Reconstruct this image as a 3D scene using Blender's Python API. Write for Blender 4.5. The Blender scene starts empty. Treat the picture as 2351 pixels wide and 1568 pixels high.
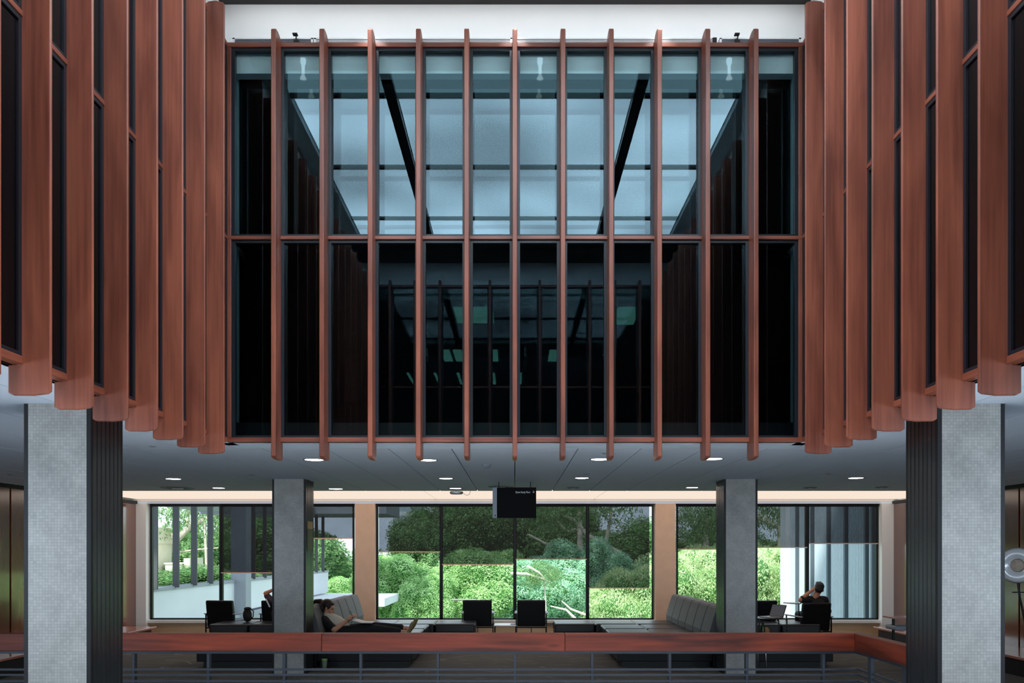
import bpy, bmesh, math, random
import numpy as np
from mathutils import Vector, Matrix

SC = bpy.context.scene
COL = SC.collection
random.seed(7)
F = 1864.5          # focal length in pixels of the 2351 px wide frame
VX, VY = 1182.0, 1266.0
E = 1.795           # eye height above the lounge floor
B = 0.457           # facade module

# ------------------------------------------------------------------ camera
cam_d = bpy.data.cameras.new('camera')
cam = bpy.data.objects.new('camera', cam_d); COL.objects.link(cam)
cam.location = (0, 0, E); cam.rotation_euler = (math.pi/2, 0, 0)
cam_d.sensor_width = 36; cam_d.lens = F/2351*36
cam_d.shift_x = (1175.5-VX)/2351; cam_d.shift_y = (VY-784)/2351
cam_d.clip_start = 0.02; cam_d.clip_end = 400
SC.camera = cam

# ------------------------------------------------------------------ world, sun, exposure
w = bpy.data.worlds.new('sky'); SC.world = w; w.use_nodes = True
bg = w.node_tree.nodes['Background']
bg.inputs[0].default_value = (0.74, 0.84, 1.0, 1); bg.inputs[1].default_value = 1.1
sun_d = bpy.data.lights.new('sun', 'SUN'); sun_d.energy = 3.2; sun_d.angle = math.radians(6)
sun_d.color = (1.0, 0.96, 0.88)
sun = bpy.data.objects.new('sun', sun_d); COL.objects.link(sun)
sun.rotation_euler = (math.radians(42), 0, math.radians(-28))
vs = SC.view_settings
vs.view_transform = 'Standard'; vs.look = 'None'; vs.exposure = 1.15; vs.gamma = 1.0
vs.use_curve_mapping = False
SC.display_settings.display_device = 'sRGB'
try:
    SC.cycles.use_denoising = True
    SC.cycles.sample_clamp_indirect = 6.0
    SC.cycles.transparent_max_bounces = 16
except Exception:
    pass

def P(px, py, D):
    return Vector(((px-VX)/F*D, D, E-(py-VY)/F*D))
def PX(px, D): return (px-VX)/F*D
def PZ(py, D): return E-(py-VY)/F*D

def area(name, loc, rot, sx, sy, energy, color=(1, 1, 1), spread=180):
    ld = bpy.data.lights.new(name, 'AREA'); ld.shape = 'RECTANGLE'; ld.size = sx; ld.size_y = sy; ld.energy = energy; ld.color = color
    ld.spread = math.radians(spread)
    lo = bpy.data.objects.new(name, ld); COL.objects.link(lo); lo.location = loc; lo.rotation_euler = rot; return lo
area('wall_fill_strip', (0, 7.62, E+5.31), (math.radians(25), 0, 0), 5.4, 0.03, 5, (0.93, 0.97, 1.0))  # added strip light, out of view, to brighten the white upper wall
# unseen fill lights added behind the camera and at both near sides
area('rear_fill', (0, -7.85, 1.55), (math.radians(90), 0, 0), 13.0, 2.2, 290, (0.72, 0.87, 1.0))
for sx_ in (-1, 1):
    area('side_fill', (sx_*7.85, 0.5, 1.55), (math.radians(90), 0, math.radians(90*sx_)), 5.0, 2.0, 120, (0.72, 0.87, 1.0))  # added side fill without real windows, lifts ceiling and columns

# lamps added unseen under the slab; the pale lower level bounces light upwards
for lx, ly, la, lb in ((-4.4, 3.5, 1.6, 8.0), (4.4, 3.5, 1.6, 8.0), (0, 9.2, 7.0, 1.6)):
    area('lower_bounce_fill', (lx, ly, -0.36), (0, 0, 0), la, lb, 165, (0.95, 0.97, 1.0))

# ------------------------------------------------------------------ materials
def newmat(name):
    m = bpy.data.materials.new(name); m.use_nodes = True
    nt = m.node_tree; nt.nodes.clear()
    out = nt.nodes.new('ShaderNodeOutputMaterial')
    return m, nt, out
def N(nt, t, **kw):
    n = nt.nodes.new(t)
    for k, v in kw.items():
        if k.startswith('i_'):
            key = k[2:].replace('_', ' ')
            n.inputs[key].default_value = v
        else: setattr(n, k, v)
    return n
def rgba(c): return (c[0], c[1], c[2], 1)
def plain(name, c, rough=0.6, metal=0, spec=0.5, coat=0, ior=1.45, bump=0, bscale=60, var=0.12, vscale=(3, 3, 3)):
    m, nt, out = newmat(name)
    p = N(nt, 'ShaderNodeBsdfPrincipled')
    p.inputs['Roughness'].default_value = rough; p.inputs['Metallic'].default_value = metal
    p.inputs['Specular IOR Level'].default_value = spec; p.inputs['Coat Weight'].default_value = coat
    p.inputs['IOR'].default_value = ior
    tc = N(nt, 'ShaderNodeTexCoord'); mp = N(nt, 'ShaderNodeMapping'); mp.inputs['Scale'].default_value = vscale
    nt.links.new(tc.outputs['Object'], mp.inputs[0])
    no = N(nt, 'ShaderNodeTexNoise'); no.inputs['Scale'].default_value = 1.0; no.inputs['Detail'].default_value = 4
    nt.links.new(mp.outputs[0], no.inputs['Vector'])
    mx = N(nt, 'ShaderNodeMix', data_type='RGBA')
    mx.inputs[6].default_value = rgba([x*(1-var) for x in c]); mx.inputs[7].default_value = rgba([min(1, x*(1+var)) for x in c])
    nt.links.new(no.outputs['Fac'], mx.inputs[0]); nt.links.new(mx.outputs[2], p.inputs['Base Color'])
    if bump:
        n2 = N(nt, 'ShaderNodeTexNoise'); n2.inputs['Scale'].default_value = bscale
        nt.links.new(tc.outputs['Object'], n2.inputs['Vector'])
        b = N(nt, 'ShaderNodeBump'); b.inputs['Strength'].default_value = bump; b.inputs['Distance'].default_value = 0.01
        nt.links.new(n2.outputs['Fac'], b.inputs['Height']); nt.links.new(b.outputs[0], p.inputs['Normal'])
    nt.links.new(p.outputs[0], out.inputs[0])
    return m
def wood(name, ca, cb, axis='z', rough=0.42, coat=0.0, fine=42, spec=0.5, knots=False):
    m, nt, out = newmat(name)
    p = N(nt, 'ShaderNodeBsdfPrincipled'); p.inputs['Roughness'].default_value = rough
    p.inputs['Coat Weight'].default_value = coat; p.inputs['Coat Roughness'].default_value = 0.12
    p.inputs['Specular IOR Level'].default_value = spec
    tc = N(nt, 'ShaderNodeTexCoord'); oi = N(nt, 'ShaderNodeObjectInfo')
    ad = N(nt, 'ShaderNodeVectorMath', operation='MULTIPLY_ADD')
    cmb = N(nt, 'ShaderNodeCombineXYZ')
    for k in range(3): nt.links.new(oi.outputs['Random'], cmb.inputs[k])
    ad.inputs[1].default_value = (37, 53, 41)
    nt.links.new(cmb.outputs[0], ad.inputs[0]); nt.links.new(tc.outputs['Object'], ad.inputs[2])
    s = {'z': (fine, fine, 1.3), 'x': (1.3, fine, fine), 'y': (fine, 1.3, fine)}[axis]
    s2 = {'z': (5, 5, 0.9), 'x': (0.9, 9, 9), 'y': (5, 0.9, 5)}[axis]
    mp = N(nt, 'ShaderNodeMapping'); mp.inputs['Scale'].default_value = s
    mp2 = N(nt, 'ShaderNodeMapping'); mp2.inputs['Scale'].default_value = s2
    nt.links.new(ad.outputs[0], mp.inputs[0]); nt.links.new(ad.outputs[0], mp2.inputs[0])
    n1 = N(nt, 'ShaderNodeTexNoise'); n1.inputs['Scale'].default_value = 1; n1.inputs['Detail'].default_value = 5
    n2 = N(nt, 'ShaderNodeTexNoise'); n2.inputs['Scale'].default_value = 1; n2.inputs['Detail'].default_value = 3; n2.inputs['Distortion'].default_value = 0.6
    nt.links.new(mp.outputs[0], n1.inputs['Vector']); nt.links.new(mp2.outputs[0], n2.inputs['Vector'])
    r1 = N(nt, 'ShaderNodeMapRange'); r1.inputs[1].default_value = 0.3; r1.inputs[2].default_value = 0.7
    nt.links.new(n1.outputs['Fac'], r1.inputs[0])
    r2 = N(nt, 'ShaderNodeMapRange'); r2.inputs[1].default_value = 0.32; r2.inputs[2].default_value = 0.68
    nt.links.new(n2.outputs['Fac'], r2.inputs[0])
    ma = N(nt, 'ShaderNodeMath', operation='MULTIPLY'); ma.inputs[1].default_value = 0.38
    nt.links.new(r1.outputs[0], ma.inputs[0])
    mb = N(nt, 'ShaderNodeMath', operation='MULTIPLY_ADD'); mb.inputs[1].default_value = 0.62
    nt.links.new(r2.outputs[0], mb.inputs[0]); nt.links.new(ma.outputs[0], mb.inputs[2])
    mx = N(nt, 'ShaderNodeMix', data_type='RGBA'); mx.inputs[6].default_value = rgba(ca); mx.inputs[7].default_value = rgba(cb)
    nt.links.new(mb.outputs[0], mx.inputs[0])
    hs = N(nt, 'ShaderNodeHueSaturation')
    mr = N(nt, 'ShaderNodeMapRange'); mr.inputs[3].default_value = 0.82; mr.inputs[4].default_value = 1.16
    nt.links.new(oi.outputs['Random'], mr.inputs[0]); nt.links.new(mr.outputs[0], hs.inputs['Value'])
    nt.links.new(mx.outputs[2], hs.inputs['Color'])
    last = hs.outputs[0]
    if knots:
        v = N(nt, 'ShaderNodeTexVoronoi'); v.inputs['Scale'].default_value = 1.0
        mp3 = N(nt, 'ShaderNodeMapping'); mp3.inputs['Scale'].default_value = (1.6, 5, 6)
        nt.links.new(ad.outputs[0], mp3.inputs[0]); nt.links.new(mp3.outputs[0], v.inputs['Vector'])
        r3 = N(nt, 'ShaderNodeMapRange'); r3.inputs[1].default_value = 0.03; r3.inputs[2].default_value = 0.14
        r3.inputs[3].default_value = 0.35; r3.inputs[4].default_value = 1.0
        nt.links.new(v.outputs['Distance'], r3.inputs[0])
        vm = N(nt, 'ShaderNodeVectorMath', operation='SCALE'); nt.links.new(last, vm.inputs[0]); nt.links.new(r3.outputs[0], vm.inputs['Scale'])
        last = vm.outputs[0]
    nt.links.new(last, p.inputs['Base Color'])
    b = N(nt, 'ShaderNodeBump'); b.inputs['Strength'].default_value = 0.12; b.inputs['Distance'].default_value = 0.004
    nt.links.new(n1.outputs['Fac'], b.inputs['Height']); nt.links.new(b.outputs[0], p.inputs['Normal'])
    nt.links.new(p.outputs[0], out.inputs[0])
    return m
def emis(name, c, s):
    m, nt, out = newmat(name)
    e = N(nt, 'ShaderNodeEmission'); e.inputs[0].default_value = rgba(c); e.inputs[1].default_value = s
    nt.links.new(e.outputs[0], out.inputs[0]); return m
def thinglass(name, tint, ior=1.5, rough=0.0, gcol=(1, 1, 1)):
    m, nt, out = newmat(name)
    fr = N(nt, 'ShaderNodeFresnel'); fr.inputs[0].default_value = ior
    t = N(nt, 'ShaderNodeBsdfTransparent'); t.inputs[0].default_value = rgba(tint)
    g = N(nt, 'ShaderNodeBsdfGlossy'); g.inputs['Roughness'].default_value = rough; g.inputs[0].default_value = rgba(gcol)
    mx = N(nt, 'ShaderNodeMixShader')
    nt.links.new(fr.outputs[0], mx.inputs[0]); nt.links.new(t.outputs[0], mx.inputs[1]); nt.links.new(g.outputs[0], mx.inputs[2])
    nt.links.new(mx.outputs[0], out.inputs[0]); return m
def darkglass(name, ior, gcol=(1, 1, 1), rough=0.0, base=(0.002, 0.0025, 0.003)):
    m, nt, out = newmat(name)
    fr = N(nt, 'ShaderNodeFresnel'); fr.inputs[0].default_value = ior
    d = N(nt, 'ShaderNodeBsdfDiffuse'); d.inputs[0].default_value = rgba(base)
    g = N(nt, 'ShaderNodeBsdfGlossy'); g.inputs['Roughness'].default_value = rough; g.inputs[0].default_value = rgba(gcol)
    tc = N(nt, 'ShaderNodeTexCoord'); no = N(nt, 'ShaderNodeTexNoise'); no.inputs['Scale'].default_value = 0.7; no.inputs['Detail'].default_value = 1
    nt.links.new(tc.outputs['Object'], no.inputs['Vector'])
    b = N(nt, 'ShaderNodeBump'); b.inputs['Strength'].default_value = 0.03; b.inputs['Distance'].default_value = 0.02
    nt.links.new(no.outputs['Fac'], b.inputs['Height']); nt.links.new(b.outputs[0], g.inputs['Normal'])
    mx = N(nt, 'ShaderNodeMixShader')
    nt.links.new(fr.outputs[0], mx.inputs[0]); nt.links.new(d.outputs[0], mx.inputs[1]); nt.links.new(g.outputs[0], mx.inputs[2])
    nt.links.new(mx.outputs[0], out.inputs[0]); return m
def tilemat(name):
    m, nt, out = newmat(name)
    p = N(nt, 'ShaderNodeBsdfPrincipled'); p.inputs['Roughness'].default_value = 0.28
    tc = N(nt, 'ShaderNodeTexCoord'); sp = N(nt, 'ShaderNodeSeparateXYZ'); cb = N(nt, 'ShaderNodeCombineXYZ')
    nt.links.new(tc.outputs['Object'], sp.inputs[0]); nt.links.new(sp.outputs[0], cb.inputs[0]); nt.links.new(sp.outputs[2], cb.inputs[1])
    br = N(nt, 'ShaderNodeTexBrick'); br.offset = 0.0; br.squash = 1.0
    br.inputs['Scale'].default_value = 1.0; br.inputs['Brick Width'].default_value = 0.0216; br.inputs['Row Height'].default_value = 0.0216
    br.inputs['Mortar Size'].default_value = 0.0011; br.inputs['Mortar Smooth'].default_value = 0.2; br.inputs['Bias'].default_value = -0.2
    br.inputs['Color1'].default_value = (0.36, 0.35, 0.33, 1); br.inputs['Color2'].default_value = (0.29, 0.285, 0.27, 1)
    br.inputs['Mortar'].default_value = (0.22, 0.22, 0.215, 1)
    nt.links.new(cb.outputs[0], br.inputs['Vector'])
    no = N(nt, 'ShaderNodeTexNoise'); no.inputs['Scale'].default_value = 5; no.inputs['Detail'].default_value = 5
    nt.links.new(tc.outputs['Object'], no.inputs['Vector'])
    mr = N(nt, 'ShaderNodeMapRange'); mr.inputs[1].default_value = 0.3; mr.inputs[2].default_value = 0.7; mr.inputs[3].default_value = 0.82; mr.inputs[4].default_value = 1.1
    nt.links.new(no.outputs['Fac'], mr.inputs[0])
    vm = N(nt, 'ShaderNodeVectorMath', operation='SCALE'); nt.links.new(br.outputs['Color'], vm.inputs[0]); nt.links.new(mr.outputs[0], vm.inputs['Scale'])
    nt.links.new(vm.outputs[0], p.inputs['Base Color'])
    b = N(nt, 'ShaderNodeBump'); b.inputs['Strength'].default_value = 0.3; b.inputs['Distance'].default_value = 0.003; b.invert = True
    nt.links.new(br.outputs['Fac'], b.inputs['Height']); nt.links.new(b.outputs[0], p.inputs['Normal'])
    nt.links.new(p.outputs[0], out.inputs[0]); return m
def carpetmat(name):
    m, nt, out = newmat(name)
    p = N(nt, 'ShaderNodeBsdfPrincipled'); p.inputs['Roughness'].default_value = 0.95; p.inputs['Specular IOR Level'].default_value = 0.1
    tc = N(nt, 'ShaderNodeTexCoord')
    wv = N(nt, 'ShaderNodeTexWave', wave_type='RINGS'); wv.inputs['Scale'].default_value = 1.3; wv.inputs['Distortion'].default_value = 16
    wv.inputs['Detail'].default_value = 2; wv.inputs['Detail Scale'].default_value = 0.8
    nt.links.new(tc.outputs['Object'], wv.inputs['Vector'])
    mr = N(nt, 'ShaderNodeMapRange'); mr.inputs[1].default_value = 0.90; mr.inputs[2].default_value = 0.99
    nt.links.new(wv.outputs['Fac'], mr.inputs[0])
    ck = N(nt, 'ShaderNodeTexBrick'); ck.inputs['Scale'].default_value = 1.0; ck.inputs['Brick Width'].default_value = 0.6; ck.inputs['Row Height'].default_value = 0.6
    ck.inputs['Mortar Size'].default_value = 0.0; ck.inputs['Color1'].default_value = (0.125, 0.117, 0.108, 1); ck.inputs['Color2'].default_value = (0.105, 0.100, 0.094, 1)
    nt.links.new(tc.outputs['Object'], ck.inputs['Vector'])
    mx = N(nt, 'ShaderNodeMix', data_type='RGBA'); mx.inputs[7].default_value = (0.22, 0.205, 0.18, 1)
    nn = N(nt, 'ShaderNodeTexNoise'); nn.inputs['Scale'].default_value = 2.6; nt.links.new(tc.outputs['Object'], nn.inputs['Vector'])
    m3 = N(nt, 'ShaderNodeMapRange'); m3.inputs[1].default_value = 0.48; m3.inputs[2].default_value = 0.56; nt.links.new(nn.outputs['Fac'], m3.inputs[0])
    mm = N(nt, 'ShaderNodeMath', operation='MULTIPLY'); nt.links.new(mr.outputs[0], mm.inputs[0]); nt.links.new(m3.outputs[0], mm.inputs[1])
    nt.links.new(mm.outputs[0], mx.inputs[0]); nt.links.new(ck.outputs['Color'], mx.inputs[6]); nt.links.new(mx.outputs[2], p.inputs['Base Color'])
    no = N(nt, 'ShaderNodeTexNoise'); no.inputs['Scale'].default_value = 250; nt.links.new(tc.outputs['Object'], no.inputs['Vector'])
    b = N(nt, 'ShaderNodeBump'); b.inputs['Strength'].default_value = 0.5; b.inputs['Distance'].default_value = 0.005
    nt.links.new(no.outputs['Fac'], b.inputs['Height']); nt.links.new(b.outputs[0], p.inputs['Normal'])
    nt.links.new(p.outputs[0], out.inputs[0]); return m
def leafmat(name, ca, cb):
    m, nt, out = newmat(name)
    d = N(nt, 'ShaderNodeBsdfDiffuse'); t = N(nt, 'ShaderNodeBsdfTranslucent'); mx = N(nt, 'ShaderNodeMixShader'); mx.inputs[0].default_value = 0.3
    tc = N(nt, 'ShaderNodeTexCoord'); no = N(nt, 'ShaderNodeTexNoise'); no.inputs['Scale'].default_value = 1.6; no.inputs['Detail'].default_value = 6
    nt.links.new(tc.outputs['Object'], no.inputs['Vector'])
    mr = N(nt, 'ShaderNodeMapRange'); mr.inputs[1].default_value = 0.35; mr.inputs[2].default_value = 0.65
    nt.links.new(no.outputs['Fac'], mr.inputs[0])
    cm = N(nt, 'ShaderNodeMix', data_type='RGBA'); cm.inputs[6].default_value = rgba(ca); cm.inputs[7].default_value = rgba(cb)
    nt.links.new(mr.outputs[0], cm.inputs[0])
    for s in (d, t): nt.links.new(cm.outputs[2], s.inputs[0])
    nt.links.new(d.outputs[0], mx.inputs[1]); nt.links.new(t.outputs[0], mx.inputs[2]); nt.links.new(mx.outputs[0], out.inputs[0]); return m

WA, WB = (0.105, 0.024, 0.013), (0.33, 0.094, 0.052)
M = {}
M['wood_z'] = wood('red_timber_upright', WA, WB, 'z')
M['wood_x'] = wood('red_timber_level', WA, WB, 'x', rough=0.38)
M['wood_y'] = wood('red_timber_along', WA, WB, 'y', rough=0.38)
M['rail'] = wood('handrail_timber', (0.020, 0.003, 0.0015), (0.21, 0.032, 0.012), 'x', rough=0.42, spec=0.3, fine=30, knots=True)
M['rail_y'] = wood('handrail_timber_side', (0.030, 0.005, 0.003), (0.20, 0.036, 0.016), 'y', rough=0.42, spec=0.3, fine=30)
M['panel'] = wood('varnished_wall_timber', (0.10, 0.022, 0.009), (0.20, 0.05, 0.02), 'z', rough=0.2, coat=1.0, fine=12, spec=1.0)
M['ledge'] = wood('varnished_ledge_timber', (0.30, 0.10, 0.07), (0.45, 0.17, 0.12), 'y', rough=0.3, coat=0.8, fine=12)
M['tan'] = plain('tan_wall_finish', (0.74, 0.50, 0.36), 0.7, var=0.12, vscale=(6, 6, 6))
M['tan_low'] = wood('tan_ply', (0.62, 0.40, 0.22), (0.80, 0.55, 0.34), 'x', rough=0.5)
M['white'] = plain('white_plaster', (0.88, 0.89, 0.88), 0.8, var=0.02)
M['ceil'] = plain('ceiling_board', (0.66, 0.77, 0.92), 0.8, var=0.02)
M['upceil'] = plain('upper_ceiling_board', (0.035, 0.033, 0.035), 0.8, var=0.04)
M['upceil2'] = plain('upper_ceiling_teal_board', (0.34, 0.42, 0.44), 0.8, var=0.04)
M['paleband'] = plain('pale_bulkhead', (0.50, 0.55, 0.56), 0.7, var=0.03)
M['black'] = plain('black_steel', (0.005, 0.006, 0.008), 0.4, spec=0.3, var=0.1)
M['frame'] = plain('dark_window_frame', (0.008, 0.010, 0.015), 0.4, var=0.1)
M['steel'] = plain('slate_painted_steel', (0.022, 0.027, 0.038), 0.42, metal=0.2, var=0.1)
M['bronze'] = wood('dark_ribbed_cladding', (0.005, 0.006, 0.007), (0.014, 0.016, 0.018), 'z', rough=0.25, fine=60, spec=0.6)
M['tile'] = tilemat('small_mosaic_tiles')
M['carpet'] = carpetmat('patterned_carpet')
M['leather'] = plain('black_leather', (0.004, 0.004, 0.005), 0.42, spec=0.25, bump=0.15, bscale=220, var=0.2)
M['fabric'] = plain('grey_upholstery', (0.115, 0.120, 0.130), 0.62, bump=0.1, bscale=300, var=0.08, spec=0.4)
M['seatfab'] = plain('dark_grey_seat_upholstery', (0.009, 0.008, 0.010), 0.36, bump=0.05, bscale=200, var=0.1, spec=0.45)
M['chrome'] = plain('brushed_chrome', (0.6, 0.6, 0.6), 0.25, metal=1)
M['whitepl'] = plain('white_plastic', (0.75, 0.77, 0.78), 0.4, var=0.02)
M['greypl'] = plain('grey_plastic', (0.25, 0.28, 0.32), 0.5, var=0.04)
M['outer'] = thinglass('tinted_outer_glass', (0.80, 0.86, 0.86), ior=1.36, gcol=(0.66, 0.88, 1))
M['outerlow'] = thinglass('tinted_lower_glass', (0.80, 0.86, 0.86), ior=1.46, gcol=(0.50, 0.82, 1))
M['inner'] = darkglass('dark_inner_glass', 1.38, gcol=(0.75, 0.92, 1))
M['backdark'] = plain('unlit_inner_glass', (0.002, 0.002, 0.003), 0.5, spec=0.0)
M['side'] = darkglass('dark_side_glass', 1.25)
M['oppglass'] = thinglass('opposite_glass', (0.55, 0.62, 0.60), ior=1.45)
M['clear'] = thinglass('clear_window_glass', (0.95, 0.98, 0.96), ior=1.06)
M['reveal'] = plain('pale_teal_reveal', (0.34, 0.50, 0.52), 0.6, var=0.03)
M['sky'] = emis('laylight_panel', (0.76, 0.88, 1.0), 4.9)
def vary(m, lo, hi, sc):
    nt = m.node_tree; e = [n for n in nt.nodes if n.type == 'EMISSION'][0]; st = e.inputs[1].default_value
    tc = N(nt, 'ShaderNodeTexCoord'); no = N(nt, 'ShaderNodeTexNoise'); no.inputs['Scale'].default_value = sc; no.inputs['Detail'].default_value = 1
    nt.links.new(tc.outputs['Object'], no.inputs['Vector'])
    mr = N(nt, 'ShaderNodeMapRange'); mr.inputs[1].default_value = 0.3; mr.inputs[2].default_value = 0.7; mr.inputs[3].default_value = st*lo; mr.inputs[4].default_value = st*hi
    nt.links.new(no.outputs['Fac'], mr.inputs[0]); nt.links.new(mr.outputs[0], e.inputs[1])
vary(M['sky'], 0.5, 1.3, 0.5)
M['edge_glow'] = emis('glowing_edge_board', (0.62, 0.90, 1.0), 1.3)  # non-luminous ceiling row given a dim glow in place of bounced light
M['lamp'] = emis('downlight_lens', (1.0, 0.93, 0.80), 9.0)
M['cove_glow'] = emis('warm_cove_ceiling_glow', (1.0, 0.83, 0.70), 0.43)  # cove-lit ceiling made to glow itself; the cove light is in the material
M['lit'] = emis('white_fitting_glow', (0.9, 0.97, 1.0), 3.5)  # mount and stem glow too, standing in for light on the white fitting
M['led'] = emis('cove_strip', (1.0, 0.83, 0.70), 1.5)
M['tubes'] = emis('green_fluorescent', (0.55, 1.0, 0.75), 1.4)
M['cove'] = plain('cove_board', (0.88, 0.78, 0.69), 0.8, var=0.01)
M['skin'] = plain('warm_skin', (0.56, 0.23, 0.13), 0.5, var=0.08)
M['skin_pale'] = plain('light_skin', (0.60, 0.30, 0.19), 0.5, var=0.08)
M['hair'] = plain('dark_brown_hair', (0.020, 0.008, 0.007), 0.45, bump=0.4, bscale=140, var=0.3, vscale=(60, 60, 8))
M['blackhair'] = plain('black_hair', (0.008, 0.007, 0.008), 0.5, bump=0.4, bscale=120, var=0.3)
M['knit'] = plain('cream_knit', (0.66, 0.60, 0.50), 0.9, bump=0.3, bscale=150, var=0.08)
M['cloth'] = plain('black_cloth', (0.008, 0.008, 0.009), 0.85, bump=0.2, bscale=80, var=0.2)
M['plumcloth'] = plain('plum_shirt', (0.07, 0.045, 0.065), 0.85, var=0.2)
M['shoe'] = plain('brown_ballet_shoe', (0.20, 0.15, 0.06), 0.5, var=0.3, vscale=(60, 60, 60))
M['paper'] = plain('paper', (0.80, 0.77, 0.74), 0.8, var=0.03)
M['tanpaper'] = plain('tan_paper', (0.55, 0.37, 0.18), 0.8, var=0.03)
M['greenpl'] = plain('green_plastic', (0.20, 0.42, 0.10), 0.4, var=0.05)
M['cup'] = plain('smoky_tumbler', (0.16, 0.20, 0.13), 0.15, var=0.1)
M['bottle'] = plain('dark_green_bottle', (0.015, 0.04, 0.015), 0.25, var=0.1)
M['orange'] = plain('amber_pouch', (0.45, 0.20, 0.06), 0.6, var=0.2)
M['screen'] = plain('laptop_screen_glass', (0.06, 0.085, 0.14), 0.12, var=0.02)
M['silver'] = plain('silver_laptop', (0.45, 0.45, 0.47), 0.4, metal=0.6, var=0.1)
M['ink'] = emis('unused', (1, 1, 1), 1) if False else plain('sign_white_ink', (0.85, 0.87, 0.9), 0.6, var=0.01)
M['signgrey'] = plain('sign_grey', (0.26, 0.30, 0.35), 0.5, var=0.03)
M['signblack'] = plain('sign_black', (0.004, 0.004, 0.005), 0.6, spec=0.1, var=0.1)
M['wingwhite'] = plain('pale_concrete', (0.62, 0.65, 0.68), 0.8, var=0.10, vscale=(0.6, 0.6, 2))
M['wingdark'] = plain('wing_dark_fin', (0.055, 0.06, 0.065), 0.6, var=0.1)
M['winggrey'] = plain('wing_grey_trim', (0.27, 0.29, 0.33), 0.6, var=0.06)
M['rib'] = plain('pale_blue_ribbed_panel', (0.50, 0.57, 0.63), 0.7, var=0.06)
M['slate'] = plain('slate_blue_fin', (0.10, 0.13, 0.16), 0.6)
M['stone'] = plain('cream_stone', (0.72, 0.66, 0.52), 0.9, var=0.08)
M['tower'] = plain('distant_tower', (0.35, 0.42, 0.50), 0.9, var=0.05)
M['grass'] = plain('grass_ground', (0.10, 0.22, 0.06), 0.95, var=0.3)
M['leafA'] = leafmat('bright_green_leaves', (0.20, 0.42, 0.13), (0.60, 0.84, 0.42))
M['leafB'] = leafmat('blue_green_leaves', (0.17, 0.40, 0.24), (0.55, 0.84, 0.60))
M['leafC'] = leafmat('deep_green_leaves', (0.09, 0.20, 0.07), (0.28, 0.44, 0.20))
M['leafD'] = leafmat('yellow_green_leaves', (0.30, 0.48, 0.18), (0.74, 0.88, 0.52))
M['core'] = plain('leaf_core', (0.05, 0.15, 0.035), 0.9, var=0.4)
M['bark'] = plain('pale_gum_bark', (0.66, 0.58, 0.50), 0.85, var=0.25, vscale=(3, 3, 1))
M['concrete'] = plain('lower_floor_stone', (0.80, 0.79, 0.76), 0.7, var=0.1)
M['ring'] = plain('polished_white_metal', (0.80, 0.82, 0.86), 0.2, metal=0.25, var=0.02)
def blindmat():
    m, nt, out = newmat('dark_screen_blind')
    d = N(nt, 'ShaderNodeBsdfDiffuse'); d.inputs[0].default_value = (0.030, 0.029, 0.030, 1)
    t = N(nt, 'ShaderNodeBsdfTransparent'); t.inputs[0].default_value = (0.92, 0.96, 1.0, 1); mx = N(nt, 'ShaderNodeMixShader')
    tc = N(nt, 'ShaderNodeTexCoord'); no = N(nt, 'ShaderNodeTexNoise'); no.inputs['Scale'].default_value = 2
    nt.links.new(tc.outputs['Object'], no.inputs['Vector'])
    mr = N(nt, 'ShaderNodeMapRange'); mr.inputs[3].default_value = 0.34; mr.inputs[4].default_value = 0.40
    nt.links.new(no.outputs['Fac'], mr.inputs[0]); nt.links.new(mr.outputs[0], mx.inputs[0])
    nt.links.new(d.outputs[0], mx.inputs[1]); nt.links.new(t.outputs[0], mx.inputs[2]); nt.links.new(mx.outputs[0], out.inputs[0]); return m
M['blind'] = blindmat()

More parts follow.
